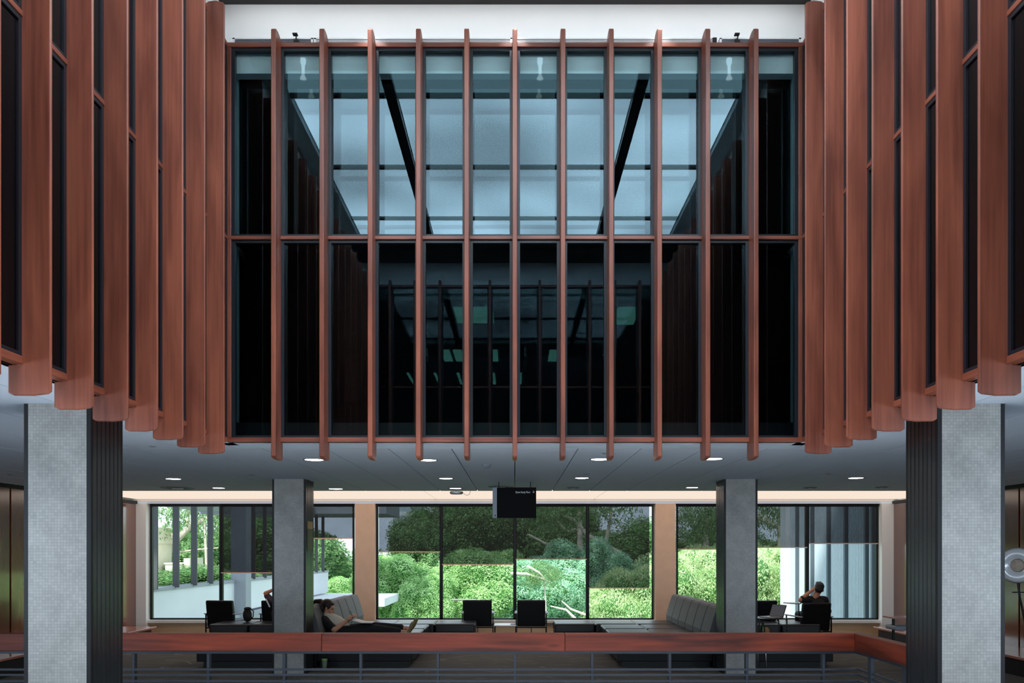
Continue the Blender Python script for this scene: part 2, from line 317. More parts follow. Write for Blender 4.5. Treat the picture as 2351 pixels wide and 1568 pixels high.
# ------------------------------------------------------------------ mesh helpers
class MB:
    def __init__(s): s.v = []; s.f = []; s.smooth = []
    def add(s, vs_, fs, sm=False):
        o = len(s.v); s.v += [tuple(q) for q in vs_]
        s.f += [tuple(i+o for i in f) for f in fs]; s.smooth += [sm]*len(fs); return s
    def box(s, x0, x1, y0, y1, z0, z1, mat=None):
        vs_ = [Vector((x, y, z)) for z in (z0, z1) for y in (y0, y1) for x in (x0, x1)]
        if mat is not None: vs_ = [mat @ q for q in vs_]
        return s.add(vs_, [(0, 2, 3, 1), (4, 5, 7, 6), (0, 1, 5, 4), (2, 6, 7, 3), (0, 4, 6, 2), (1, 3, 7, 5)])
    def prism(s, poly, a0, a1, axis):
        # poly in the plane normal to axis: 'x' -> (y,z); 'y' -> (x,z); 'z' -> (x,y)
        n = len(poly)
        def mk(p, a):
            return {'x': (a, p[0], p[1]), 'y': (p[0], a, p[1]), 'z': (p[0], p[1], a)}[axis]
        vs_ = [mk(p, a0) for p in poly]+[mk(p, a1) for p in poly]
        fs = [tuple(range(n)), tuple(range(2*n-1, n-1, -1))]+[(i, i+n, (i+1) % n+n, (i+1) % n) for i in range(n)]
        return s.add(vs_, fs)
    def tube(s, pts, rad, seg=10, caps=True):
        pts = [Vector(p) for p in pts]
        if not hasattr(rad, '__len__'): rad = [rad]*len(pts)
        if caps:
            d0 = (pts[0]-pts[1]).normalized(); d1 = (pts[-1]-pts[-2]).normalized()
            r0, r1 = rad[0], rad[-1]
            pts = [pts[0]+d0*r0*0.95, pts[0]+d0*r0*0.6]+pts+[pts[-1]+d1*r1*0.6, pts[-1]+d1*r1*0.95]
            rad = [r0*0.3, r0*0.8]+list(rad)+[r1*0.8, r1*0.3]
        rings = []; ref = None
        for i, p in enumerate(pts):
            d = (pts[min(i+1, len(pts)-1)]-pts[max(i-1, 0)]).normalized()
            if ref is None: ref = Vector((0, 0, 1)) if abs(d.z) < 0.9 else Vector((1, 0, 0))
            a = d.cross(ref).normalized(); b = a.cross(d).normalized(); ref = b
            rings.append([p+a*math.cos(t)*rad[i]+b*math.sin(t)*rad[i] for t in [2*math.pi*k/seg for k in range(seg)]])
        vs_ = [q for r in rings for q in r]; fs = []
        for i in range(len(rings)-1):
            for k in range(seg):
                k2 = (k+1) % seg
                fs.append((i*seg+k, i*seg+k2, (i+1)*seg+k2, (i+1)*seg+k))
        fs.append(tuple(range(seg-1, -1, -1))); L = (len(rings)-1)*seg; fs.append(tuple(L+k for k in range(seg)))
        return s.add(vs_, fs, True)
    def cyl(s, c, r, z0, z1, seg=24, r2=None):
        r2 = r if r2 is None else r2
        a = [(c[0]+r*math.cos(2*math.pi*k/seg), c[1]+r*math.sin(2*math.pi*k/seg), z0) for k in range(seg)]
        b = [(c[0]+r2*math.cos(2*math.pi*k/seg), c[1]+r2*math.sin(2*math.pi*k/seg), z1) for k in range(seg)]
        fs = [tuple(range(seg-1, -1, -1)), tuple(range(seg, 2*seg))]+[(k, (k+1) % seg, (k+1) % seg+seg, k+seg) for k in range(seg)]
        return s.add(a+b, fs)
    def ell(s, c, r, rot=None, seg=16, rings=10):
        c = Vector(c); vs_ = []; fs = []
        for i in range(rings+1):
            th = math.pi*i/rings
            for k in range(seg):
                ph = 2*math.pi*k/seg
                q = Vector((r[0]*math.sin(th)*math.cos(ph), r[1]*math.sin(th)*math.sin(ph), r[2]*math.cos(th)))
                if rot is not None: q = rot @ q
                vs_.append(c+q)
        for i in range(rings):
            for k in range(seg):
                k2 = (k+1) % seg
                fs.append((i*seg+k, (i+1)*seg+k, (i+1)*seg+k2, i*seg+k2))
        return s.add(vs_, fs, True)
    def lathe(s, c, prof, seg=24, mat=None):
        vs_ = []; fs = []
        for (r, z) in prof:
            for k in range(seg):
                q = Vector((r*math.cos(2*math.pi*k/seg), r*math.sin(2*math.pi*k/seg), z))
                if mat is not None: q = mat @ q
                vs_.append(Vector(c)+q)
        for i in range(len(prof)-1):
            for k in range(seg):
                k2 = (k+1) % seg; fs.append((i*seg+k, i*seg+k2, (i+1)*seg+k2, (i+1)*seg+k))
        return s.add(vs_, fs, True)
    def build(s, name, mat, parent=None, bevel=0, seg=2, remesh=0, origin=None, merge=False):
        me = bpy.data.meshes.new(name)
        v = s.v
        if origin is not None: v = [(a[0]-origin[0], a[1]-origin[1], a[2]-origin[2]) for a in v]
        me.from_pydata(v, [], s.f); me.polygons.foreach_set('use_smooth', s.smooth); me.update()
        if merge or remesh:
            bm = bmesh.new(); bm.from_mesh(me); bmesh.ops.remove_doubles(bm, verts=bm.verts, dist=1e-5)
            bmesh.ops.recalc_face_normals(bm, faces=bm.faces); bm.to_mesh(me); bm.free()
        me.materials.append(mat if not isinstance(mat, str) else M[mat])
        o = bpy.data.objects.new(name, me); COL.objects.link(o)
        if origin is not None: o.location = origin
        if parent is not None:
            o.parent = parent
            if origin is None: o.location = (0, 0, 0)
        if bevel:
            m = o.modifiers.new('bevel', 'BEVEL'); m.width = bevel; m.segments = seg; m.limit_method = 'ANGLE'; m.angle_limit = math.radians(40)
        if remesh:
            m = o.modifiers.new('remesh', 'REMESH'); m.mode = 'VOXEL'; m.voxel_size = remesh; m.use_smooth_shade = True
            m2 = o.modifiers.new('smooth', 'SMOOTH'); m2.factor = 0.5; m2.iterations = 3
        return o
def tag(o, label=None, cat=None, group=None, kind=None):
    if label: o['label'] = label
    if cat: o['category'] = cat
    if group: o['group'] = group
    if kind: o['kind'] = kind
    return o
def empty(name, loc=(0, 0, 0), rz=0):
    o = bpy.data.objects.new(name, None); COL.objects.link(o); o.location = loc; o.rotation_euler = (0, 0, rz)
    o.empty_display_size = 0.1; return o
def struct(o, label=None):
    o['kind'] = 'structure'
    if label: o['label'] = label
    return o
def copy_tree(o, parent=None):
    c = o.copy(); COL.objects.link(c)
    if parent is not None: c.parent = parent
    for ch in list(o.children):
        copy_tree(ch, c)
    return c

ZC = E+1.056        # lounge ceiling
ZT = 6.711          # top of facade frame
ZU = E+5.34         # atrium ceiling
XT, XF, XE = 2.62, 2.78, 2.859
YF, YT = 7.84, 7.68
YO = 0.80           # opposite facade frame plane
SIDE_Y = [7.346-B*k for k in range(14)]

# ------------------------------------------------------------------ large structure
struct(MB().box(-8.1, 8.1, 7.5, 17.4, -0.3, 0.0).box(-8.1, -3.1, -8, 7.5, -0.3, 0).box(3.1, 8.1, -8, 7.5, -0.3, 0)
       .box(-3.1, 3.1, -8, 0.9, -0.3, 0).build('floor', 'carpet'))
struct(MB().box(-8.1, 8.1, -8, 17.4, -4.1, -4.0).build('floor_lower_level', 'concrete'))
struct(MB().box(-8.25, -8.1, -8, 17.4, -4.1, -0.01).box(8.1, 8.25, -8, 17.4, -4.1, -0.01).box(-8.1, 8.1, 17.25, 17.4, -4.1, -0.31)
       .build('wall_lower_level', 'white'))
# lounge ceiling: boards separated by shadow gaps, under a dark slab
bd = MB()
g = 0.006
def strips(x0, x1, y0, y1):
    k0 = math.floor(x0/0.65); x = k0*0.65
    while x < x1:
        a, b_ = max(x+g, x0), min(x+0.65-g, x1)
        if b_-a > 0.02: bd.box(a, b_, y0, y1, ZC, ZC+0.03)
        x += 0.65
strips(-8.1, 8.1, 8.345, 14.16)
bd.box(-2.86, 2.86, 7.86, 8.337, ZC, ZC+0.03)
for sgn in (-1, 1):
    a, b_ = sorted((sgn*2.87, sgn*3.25)); bd.box(a, b_, 0.85, 8.337, ZC, ZC+0.03)
    a, b_ = sorted((sgn*3.258, sgn*8.1)); strips(a, b_, -8, 8.337)
bd.box(-2.86, 2.86, -8, 0.78, ZC, ZC+0.03)
struct(bd.build('ceiling', 'ceil'))
struct(MB().box(-8.1, 8.1, 7.92, 14.20, ZC+0.035, ZC+0.2).box(-8.1, -2.9, -8, 7.92, ZC+0.035, ZC+0.2).box(2.9, 8.1, -8, 7.92, ZC+0.035, ZC+0.2)
       .box(-2.9, 2.9, -8, 0.74, ZC+0.035, ZC+0.2).build('ceiling_slab', 'black'))
struct(MB().box(-8.1, 8.1, 14.2, 17.4, ZC+0.075, ZC+0.2).build('ceiling_cove_slab', 'upceil'))
lc = struct(empty('ceiling_cove_glow'))
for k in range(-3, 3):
    a_, b_ = max(-8.0, 1.68+3.35*k), min(8.0, 1.68+3.35*(k+1)); MB().box(a_+0.010, b_-0.010, 14.24, 17.14, ZC+0.05, ZC+0.06).build('glowing_panel', 'cove_glow', lc)
# outer shell
sh = MB().box(-8.3, -8.1, -8.2, 17.4, 0, 7.6).box(8.1, 8.3, -8.2, 17.4, 0, 7.6).box(-8.3, 8.3, -8.2, -8, -4.1, 7.6)
sh.box(-8.3, 8.3, 17.2, 17.4, ZC+0.06, 7.6)
struct(sh.build('wall_outer', 'white'))
struct(MB().box(-8.3, 8.3, -8.2, 17.6, 7.6, 7.75).build('ceiling_roof', 'white'))
# white wall over the facades, up to the atrium ceiling
up = MB().box(-2.95, 2.95, 7.93, 8.03, ZT-0.25, 7.6)
up.box(-2.97, -2.87, YO-0.1, 8.03, ZT-0.25, 7.6).box(2.87, 2.97, YO-0.1, 8.03, ZT-0.25, 7.6).box(-2.95, 2.95, YO-0.14, YO-0.06, ZT-0.25, 7.6)
struct(up.build('wall_atrium_upper', 'white'))
# atrium ceiling: bulkheads round a laylight
uc = MB().box(-2.9, 2.9, 6.95, 7.95, ZU, ZU+0.1).box(-2.9, 2.9, 0.7, 1.75, ZU, ZU+0.1)
struct(uc.build('ceiling_atrium', 'upceil'))
struct(MB().box(-2.64, 2.64, 6.27, 6.70, ZU+0.03, ZU+0.1).build('ceiling_edge_glow', 'edge_glow'))
struct(MB().box(-2.9, -2.64, 6.27, 6.72, ZU+0.02, ZU+0.1).box(2.64, 2.9, 6.27, 6.72, ZU+0.02, ZU+0.1).build('ceiling_atrium_inner', 'upceil2'))
struct(MB().box(-2.9, 2.9, 6.80, 6.94, ZU-0.03, ZU+0.05).build('trim_1', 'paleband'))
struct(MB().box(-2.9, 2.9, 6.72, 6.80, ZU+0.05, ZU+0.1).build('trim_2', 'black'))
struct(MB().box(-2.9, -2.64, 1.75, 6.27, ZU-0.02, ZU+0.1).box(2.64, 2.9, 1.75, 6.27, ZU-0.02, ZU+0.1).build('ceiling_atrium_sides', 'upceil2'))
ll = empty('ceiling_laylight', (0, 0, 0)); struct(ll)
ys = [6.20, 4.44, 2.70, 1.75]
for k in range(3):
    for (a, b_) in ((-2.62, -1.50), (-1.38, 1.38), (1.50, 2.62)):
        MB().box(a, b_, ys[k+1]+0.04, ys[k]-0.04, ZU+0.04, ZU+0.05).build('glowing_panel', 'sky', ll)
struct(MB().box(-2.9, 2.9, 6.19, 6.26, ZU, ZU+0.03).box(-2.64, 2.64, 4.41, 4.47, ZU, ZU+0.03).box(-2.64, 2.64, 2.67, 2.73, ZU, ZU+0.03)
       .box(-2.64, 2.64, 1.75, 6.27, ZU+0.06, ZU+0.08).build('trim_3', 'frame'))
struct(MB().box(-1.50, -1.38, 1.75, 7.15, ZU-0.06, ZU-0.001).box(1.38, 1.50, 1.75, 7.15, ZU-0.06, ZU-0.001).build('trim_4', 'frame'))

# spotlight wash on the white wall above the central facade
for px in (855, 1183, 1515):
    ld = bpy.data.lights.new('wall_washer', 'SPOT'); ld.energy = 15; ld.spot_size = math.radians(42); ld.spot_blend = 0.8; ld.shadow_soft_size = 0.03
    ld.color = (0.93, 0.96, 1)
    lo = bpy.data.objects.new('wall_washer', ld); COL.objects.link(lo); lo.location = (PX(px, 7.9), 7.55, ZU-0.04)
    lo.rotation_euler = Vector((0, 0.38, -0.75)).to_track_quat('-Z', 'Y').to_euler()

# ------------------------------------------------------------------ facades
nwin = [0]
def window(parent_loc=(0, 0, 0)):
    nwin[0] += 1
    return struct(empty('window_%d' % nwin[0], parent_loc))
ZB, ZM0, ZM1, ZTB = ZC, E+3.015, E+3.0486, E+4.873
ZB1 = E+1.1017
bounds = [-XF+0.04]+[k*B for k in range(-5, 6)]+[XF-0.04]
for row, (z0, z1) in enumerate(((ZB1, ZM0), (ZM1, ZTB))):
    for k in range(12):
        a, b_ = bounds[k], bounds[k+1]
        if k > 0: a += 0.02
        if k < 11: b_ -= 0.02
        wn = window()
        fw = 0.030
        fr = MB().box(a, a+fw, YF+0.02, YF+0.07, z0, z1).box(b_-fw, b_, YF+0.02, YF+0.07, z0, z1)
        fr.box(a+fw, b_-fw, YF+0.02, YF+0.07, z1-0.028, z1).box(a+fw, b_-fw, YF+0.02, YF+0.07, z0, z0+0.022)
        fr.build('window_frame', 'frame', wn)
        MB().box(a+fw, b_-fw, YF+0.045, YF+0.05, z0+0.022, z1-0.028).build('pane', 'outer' if row else 'outerlow', wn)
        MB().box(a+0.005, b_-0.005, YF+0.222, YF+0.226, z0, z1).build('pane', 'inner' if row else 'backdark', wn)
# cavity
struct(MB().box(-2.87, -2.74, YF+0.07, YF+0.24, ZB, ZT).box(2.74, 2.87, YF+0.07, YF+0.24, ZB, ZT).build('trim_5', 'reveal'))
struct(MB().box(-2.9, 2.9, YF+0.24, YF+0.26, ZB+0.035, ZT).box(-2.74, 2.74, YF+0.07, YF+0.24, ZM0-0.01, ZM1+0.01)
       .box(-2.87, 2.87, YF+0.07, YF+0.24, ZTB, ZT).box(-2.87, 2.87, YF+0.07, YF+0.24, ZB+0.035, ZB1).build('wall_behind_glazing', 'black'))
struct(MB().box(-XF, XF, YF, YF+0.06, ZTB, ZT).box(-XF, XF, YF, YF+0.05, ZM0, ZM1).box(-XF, XF, YF, YF+0.07, ZB, ZB1)
       .build('trim_6', 'wood_x', bevel=0.004))
struct(MB().box(-XF, -XF+0.038, YF+0.002, YF+0.06, ZB1, ZTB).box(XF-0.038, XF, YF+0.002, YF+0.06, ZB1, ZTB).build('trim_7', 'wood_z', bevel=0.004))

def fin_mesh(t_=0.0225):
    # local: x = thickness, y = outward (negative = into the void), z world height
    tip, fr, bk = -0.16, 0.0, 0.079
    zt, zb = E+4.955, E+0.892
    poly = [(tip, zt-0.015), (tip+0.02, zt+0.002), (-0.08, zt+0.014), (-0.02, zt+0.008), (0.03, zt-0.02), (0.03, ZB+0.0),
            (bk, ZB-0.004), (bk, zb+0.004), (0.05, zb-0.010), (-0.06, zb-0.012), (tip+0.02, zb-0.002), (tip, zb+0.012)]
    m = MB().prism(poly, -t_, t_, 'x')
    return m
def strip(o):
    for k_ in ('label', 'category', 'group'):
        if k_ in o: del o[k_]
FINM = {}
def place_fin(x, y, rz, t_=0.0225):
    if t_ not in FINM:
        o = fin_mesh(t_).build('sunshade_fin', 'wood_z', bevel=0.006, seg=2); FINM[t_] = o; o.location = (x, y, 0); o.rotation_euler = (0, 0, rz); return o
    o = FINM[t_].copy(); COL.objects.link(o); o.location = (x, y, 0); o.rotation_euler = (0, 0, rz); return o
ordn = ['first', 'second', 'third', 'fourth', 'fifth', 'sixth', 'seventh', 'eighth', 'ninth', 'tenth', 'eleventh']
for i, k in enumerate(range(-5, 6)):
    o = place_fin(k*B, YF, 0)
    nm = {0: 'leftmost', 10: 'rightmost', 5: 'middle'}.get(i, ordn[i]+' from the left')
    tag(o, 'narrow red timber fin on the central glazed wall, %s of eleven' % nm, 'sun fin', 'timber fins on the central glazed wall')
for sgn, rz, nm in ((-1, math.pi/2, 'left'), (1, -math.pi/2, 'right')):
    far = struct(empty('wall_%s_near_fins' % nm))
    for i, y in enumerate(SIDE_Y):
        o = place_fin(sgn*XF, y-0.012, rz, 0.012)
        if i < 8:
            wh = 'nearest the glazed corner' if i == 0 else ('cut by the picture edge' if i == 7 else ordn[i]+' out from the glazed corner')
            tag(o, 'broad red timber fin on the %s side wall, %s' % (nm, wh), 'sun fin', 'timber fins on the %s side wall' % nm)
        else:
            o.name = 'fin'; o.parent = far; strip(o)
    # glazing bays between fins, with timber rails
    ybs = [YF]+SIDE_Y+[YO]
    X0 = sgn*XF
    for row, (z0, z1) in enumerate(((ZB1, ZM0), (ZM1, ZTB))):
        for i in range(len(ybs)-1):
            b_, a = ybs[i]-(0.025 if i else 0.0), ybs[i+1]+0.001
            wn = window()
            def bx(mb, p0, p1, ya, yb, za, zb_):
                q0, q1 = sorted((sgn*p0, sgn*p1)); return mb.box(q0, q1, ya, yb, za, zb_)
            fr = MB(); fw = 0.03
            bx(fr, XF, XF+0.05, a, a+fw, z0, z1); bx(fr, XF, XF+0.05, b_-fw, b_, z0, z1)
            bx(fr, XF, XF+0.05, a+fw, b_-fw, z1-0.028, z1); bx(fr, XF, XF+0.05, a+fw, b_-fw, z0, z0+0.022)
            fr.build('window_frame', 'frame', wn)
            bx(MB(), XF+0.012, XF+0.02, a+fw, b_-fw, z0+0.022, z1-0.028).build('pane', 'side', wn)
    m = MB()
    for (za, zb_) in ((ZTB, ZT), (ZM0, ZM1), (ZB, ZB1)):
        q0, q1 = sorted((sgn*(XF-0.006), sgn*(XF+0.06))); m.box(q0, q1, YO, YF, za, zb_)
    struct(m.build('trim_%d' % (8 if sgn < 0 else 9), 'wood_y', bevel=0.004))
    q0, q1 = sorted((sgn*(XF+0.075), sgn*(XF+0.12)))
    struct(MB().box(q0, q1, YO-0.1, YF+0.07, ZB, ZT).build('wall_%s_backing' % nm, 'black'))
# opposite facade (seen only mirrored in the central glazing)
wf = struct(empty('wall_front'))
for k in range(-5, 6):
    o = place_fin(k*B, YO, math.pi); o.name = 'fin'; o.parent = wf; strip(o)
MB().box(-XF, XF, YO-0.06, YO, ZTB, ZT).box(-XF, XF, YO-0.05, YO, ZM0, ZM1).box(-XF, XF, YO-0.07, YO, ZB, ZB1).build('rail', 'wood_x', wf)
fr = MB()
for k in range(12):
    a, b_ = bounds[k], bounds[k+1]
    fr.box(a, a+0.05, YO-0.07, YO-0.02, ZB1, ZTB).box(b_-0.05, b_, YO-0.07, YO-0.02, ZB1, ZTB)
fr.build('window_frame', 'frame', wf)
MB().box(-XF, XF, YO-0.052, YO-0.047, ZB1, ZTB).build('pane', 'oppglass', wf)
rm = MB().box(-4, 4, -7.5, 0.65, E+4.62, E+4.7).box(-4, 4, -7.6, -7.5, ZC+0.2, E+4.7).box(-4.1, -4, -7.6, 0.65, ZC+0.2, E+4.7).box(4, 4.1, -7.6, 0.65, ZC+0.2, E+4.7)
rm.build('room_shell', 'upceil2', wf)
tl = MB()
for (x0, x1, y0, y1) in ((-1.16, -0.42, -0.6, 0.45), (1.95, 2.4, -0.7, 0.45), (-1.7, -1.5, -3.9, -2.8), (-1.42, -1.22, -3.9, -2.8), (-0.6, -0.4, -3.9, -2.8), (0.8, 1.0, -3.9, -2.8),
                         (-2.8, -2.74, -6.6, -5.2), (-2.1, -2.04, -6.6, -5.2), (-1.5, -1.44, -6.6, -5.2), (0.1, 0.18, -6.6, -5.2), (-0.6, -0.52, -6.6, -5.2)):
    tl.box(x0, x1, y0, y1, E+4.60, E+4.615)
tl.build('ceiling_tubes', 'tubes', wf)

# vent grilles above the central frame
def grille(px0, px1, nm, slatmat, label):
    x0, x1 = PX(px0, YF+0.02), PX(px1, YF+0.02); z0, z1 = ZT+0.001, ZT+0.062
    r = empty('vent_grille', (0, YF, 0)); tag(r, label, 'vent', 'vent grilles above the central glazed wall')
    fr = MB().box(x0, x1, 0.03, 0.09, z1-0.012, z1).box(x0, x0+0.02, 0.03, 0.09, z0, z1).box(x1-0.02, x1, 0.03, 0.09, z0, z1)
    fr.build('grille_frame', 'whitepl', r)
    s = MB()
    for j in range(4): s.box(x0+0.02, x1-0.02, 0.035, 0.075, z0+0.004+0.012*j, z0+0.009+0.012*j)
    s.build('slats', slatmat, r)
    MB().box(x0+0.02, x1-0.02, 0.080, 0.088, z0, z1-0.012).build('back_plate', 'black', r)
grille(533, 718, 'l', 'greypl', 'long slatted air vent on top of the glazed wall, left third')
grille(720, 1176, 'm', 'whitepl', 'long white slatted air vent above the middle left panes')
grille(1178, 1640, 'n', 'whitepl', 'long white slatted air vent above the middle right panes')
grille(1653, 1840, 'r', 'greypl', 'long slatted air vent on top of the glazed wall, right third')
for px, lb in ((679, 'small black clamp lamp standing on the left vent grille'), (1693, 'small black clamp lamp standing on the right vent grille')):
    r = empty('clamp_lamp', (PX(px, YF), YF+0.0, ZT+0.0)); tag(r, lb, 'lamp', 'black clamp lamps above the glazed wall')
    MB().box(-0.022, 0.024, -0.0, 0.028, 0.0, 0.026).build('clamp', 'black', r)
    MB().tube([(0.0, 0.012, 0.02), (0.004, 0.0, 0.05), (-0.002, 0.0, 0.07)], 0.006, 8).build('stem', 'black', r)
    MB().box(-0.028, 0.018, -0.02, 0.02, 0.068, 0.080).build('head', 'black', r)
tag(MB().box(PX(1637, YF), PX(1646, YF), YF, YF+0.028, ZT, ZT+0.048).build('bracket_block', 'black', bevel=0.003), 'small black square block beside the white vent, near the tenth fin', 'bracket')

# mirrored spotlights on the atrium ceiling
for px, lb in ((695, 'left'), (1240, 'middle'), (1675, 'right')):
    x = (px-VX)/1133*5.34
    r = empty('ceiling_spotlight', (x, 6.97, ZU)); tag(r, 'white ceiling spotlight mirrored in the upper panes, %s one' % lb, 'spotlight', 'white spotlights mirrored in the glazing')
    MB().cyl((0, 0), 0.030, -0.05, 0).build('mount', 'lit', r)
    MB().tube([(0, 0, -0.04), (0, 0, -0.19)], 0.017, 12).build('stem', 'lit', r)
    MB().lathe((0, 0, -0.2), [(0.010, 0.02), (0.030, 0.0), (0.036, -0.015), (0.0, -0.017)], 20).build('lamp_shade', 'lit', r)

# ------------------------------------------------------------------ columns
def column(x0, x1, y0, y1, label, nrib=7):
    r = empty('column', ((x0+x1)/2, (y0+y1)/2, 0)); struct(r); r.name = 'column'
    del r['kind']; tag(r, label, 'column', 'mosaic tiled columns')
    hx, hy = (x1-x0)/2, (y1-y0)/2
    MB().box(-hx+0.004, hx-0.004, -hy+0.014, hy-0.014, 0, ZC).build('cladding', 'bronze', r)
    rb = MB()
    for s in (-1, 1):
        for k in range(nrib):
            yy = -hy+0.05+(2*hy-0.1)*k/(nrib-1)
            rb.box(*sorted((s*(hx-0.004), s*hx)), yy-0.018, yy+0.018, 0, ZC)
    rb.build('ribs', 'bronze', r)
    e = MB()
    for s in (-1, 1):
        for t in (-1, 1): e.box(*sorted((s*hx, s*(hx-0.031))), *sorted((t*hy, t*(hy-0.03))), 0, ZC)
    e.build('edge_angle', 'black', r)
    for t in (-1, 1):
        MB().box(-hx+0.031, hx-0.031, *sorted((t*(hy+0.001), t*(hy-0.014))), 0, ZC).build('tiled_face', 'tile', r)
    return r
column(-3.506, -3.028, 5.80, 6.27, 'near left column faced with small pale mosaic tiles and dark sides')
column(3.020, 3.500, 5.80, 6.27, 'near right column faced with small pale mosaic tiles and dark sides')
column(-3.545, -3.053, 11.86, 12.32, 'far left grey mosaic column behind the handrail beside the reclining woman')
column(3.053, 3.545, 11.86, 12.32, 'far right grey mosaic column behind the handrail beside the laptop')
# notice on the side of the far left column
r = empty('notice', (-3.051, 12.09, PZ(1262, 12.1))); tag(r, 'tan and green paper notice taped to the side of the far left column', 'notice')
MB().box(0, 0.004, -0.15, 0.15, 0, 0.42).build('sheet', plain('mossy_print', (0.12, 0.14, 0.07), 0.6, var=0.5, vscale=(30, 30, 30)), r)
MB().box(0.001, 0.006, -0.15, 0.15, 0.31, 0.42).build('top_band', 'tanpaper', r)

# ------------------------------------------------------------------ railing
R = empty('balustrade', (0, 7.55, 0)); tag(R, 'long red timber handrail on slate steel posts and bars along the void', 'railing')
xs = [-7.95, -5.2, PX(738, 7.55), PX(1297, 7.55), 3.16]
for i in range(4):
    a, b_ = xs[i], xs[i+1]
    if i == 3:
        m = MB().prism([(a+0.001, 0), (b_, 0), (b_+0.10, 0.10), (a+0.001, 0.10)], 0.868, 1.032, 'z')
    else: m = MB().box(a+0.001, b_-0.001, 0, 0.10, 0.868, 1.032)
    m.build('handrail_board', 'rail', R, bevel=0.006)
MB().prism([(3.16, 0), (3.16, -1.29), (3.26, -1.29), (3.26, 0.10)], 0.868, 1.032, 'z').build('handrail_board', 'rail_y', R, bevel=0.006)
MB().box(-7.95, 3.20, 0.02, 0.08, 0.842, 0.868).box(3.18, 3.24, -1.29, 0.05, 0.842, 0.868).build('under_rail', 'steel', R)
for px in (309, 480, 654, 829, 1006, 1182, 1359, 1537, 1713.5, 1889, 130, -40):
    x = PX(px, 7.6)
    MB().box(x-0.013, x+0.013, 0.02, 0.08, 0.0, 0.842).build('post', 'steel', R, bevel=0.004)
for y in (-0.24, -0.89):
    MB().box(3.19, 3.225, y-0.035, y+0.035, 0, 0.842).build('post', 'steel', R, bevel=0.004)
for z in (0.685, 0.635, 0.577, 0.52, 0.46):
    MB().prism([(-7.95, 0.012), (3.20, 0.012), (3.20, -1.29), (3.212, -1.29), (3.212, 0.024), (-7.95, 0.024)], z, z+0.02, 'z').build('bar', 'steel', R)

# ------------------------------------------------------------------ side walls of the lounge
for sgn, nm in ((-1, 'left'), (1, 'right')):
    wl = struct(empty('wall_%s' % nm))
    y = 12.8-1.22*14; k = 0
    while y < 17.15:
        y1 = min(y+1.22, 17.2)
        MB().box(*sorted((sgn*7.95, sgn*8.05)), y+0.022, y1-0.022, 0.0, ZC-0.06).build('panel', 'panel', wl)
        y += 1.22
    MB().box(*sorted((sgn*8.0, sgn*8.1)), -8, 17.2, 0, ZC).build('backing', 'black', wl)
    MB().box(*sorted((sgn*7.90, sgn*8.0)), -8, 17.0, ZC-0.06, ZC).build('top_strip', 'black', wl)
    lg = empty('wall_ledge', (sgn*7.55, 12, 0)); tag(lg, 'low varnished timber ledge running along the %s panelled wall' % nm, 'ledge', 'low timber ledges')
    MB().box(*sorted((-sgn*0.36, sgn*0.40)), -8, 4.3, 0.25, 0.29).build('ledge_top', 'ledge', lg, bevel=0.006)
    MB().box(*sorted((-sgn*0.30, sgn*0.40)), -7.9, 4.2, 0.0, 0.25).build('ledge_base', 'seatfab', lg)

# ------------------------------------------------------------------ window wall
YW = 17.2
wp = MB()
WZ0, WZ1 = PZ(1420, YW), PZ(1158, YW)
struct(MB().box(-8.0, 8.0, YW-0.02, YW+0.15, 0, WZ0-0.09).build('wall_back', 'tan_low'))
struct(MB().box(-7.75, 7.75, YW-0.09, YW+0.1, WZ0-0.09, WZ0-0.025).build('trim_10', 'white', bevel=0.008))
struct(MB().box(-8.0, 8.0, YW-0.10, YW+0.15, WZ1+0.01, PZ(1150.5, YW-0.1)).build('trim_11', 'ceil'))
struct(MB().box(-8.0, 8.0, YW-0.05, YW+0.15, PZ(1150.5, YW-0.1), ZC+0.075).build('trim_12', 'cove'))
struct(MB().box(-7.98, PX(343, YW), YW-0.16, YW+0.15, 0.18, WZ1+0.012).box(PX(2017, YW), 7.98, YW-0.16, YW+0.15, 0.18, WZ1+0.012).build('trim_13', 'white'))
for a, b_, nm in ((815, 861, 'l'), (1505, 1551, 'r')):
    pil = struct(MB().box(PX(a, YW-0.12), PX(b_, YW-0.12), YW-0.12, YW+0.15, WZ0-0.2, WZ1+0.01).build('trim_14' if nm == 'l' else 'trim_15', 'tan'))
# hidden cove strips that throw light on the cove board and window head
cs = struct(empty('ceiling_cove_strip'))
MB().box(-7.9, 7.9, 14.205, 14.225, ZC+0.008, ZC+0.05).build('led_strip', 'led', cs)

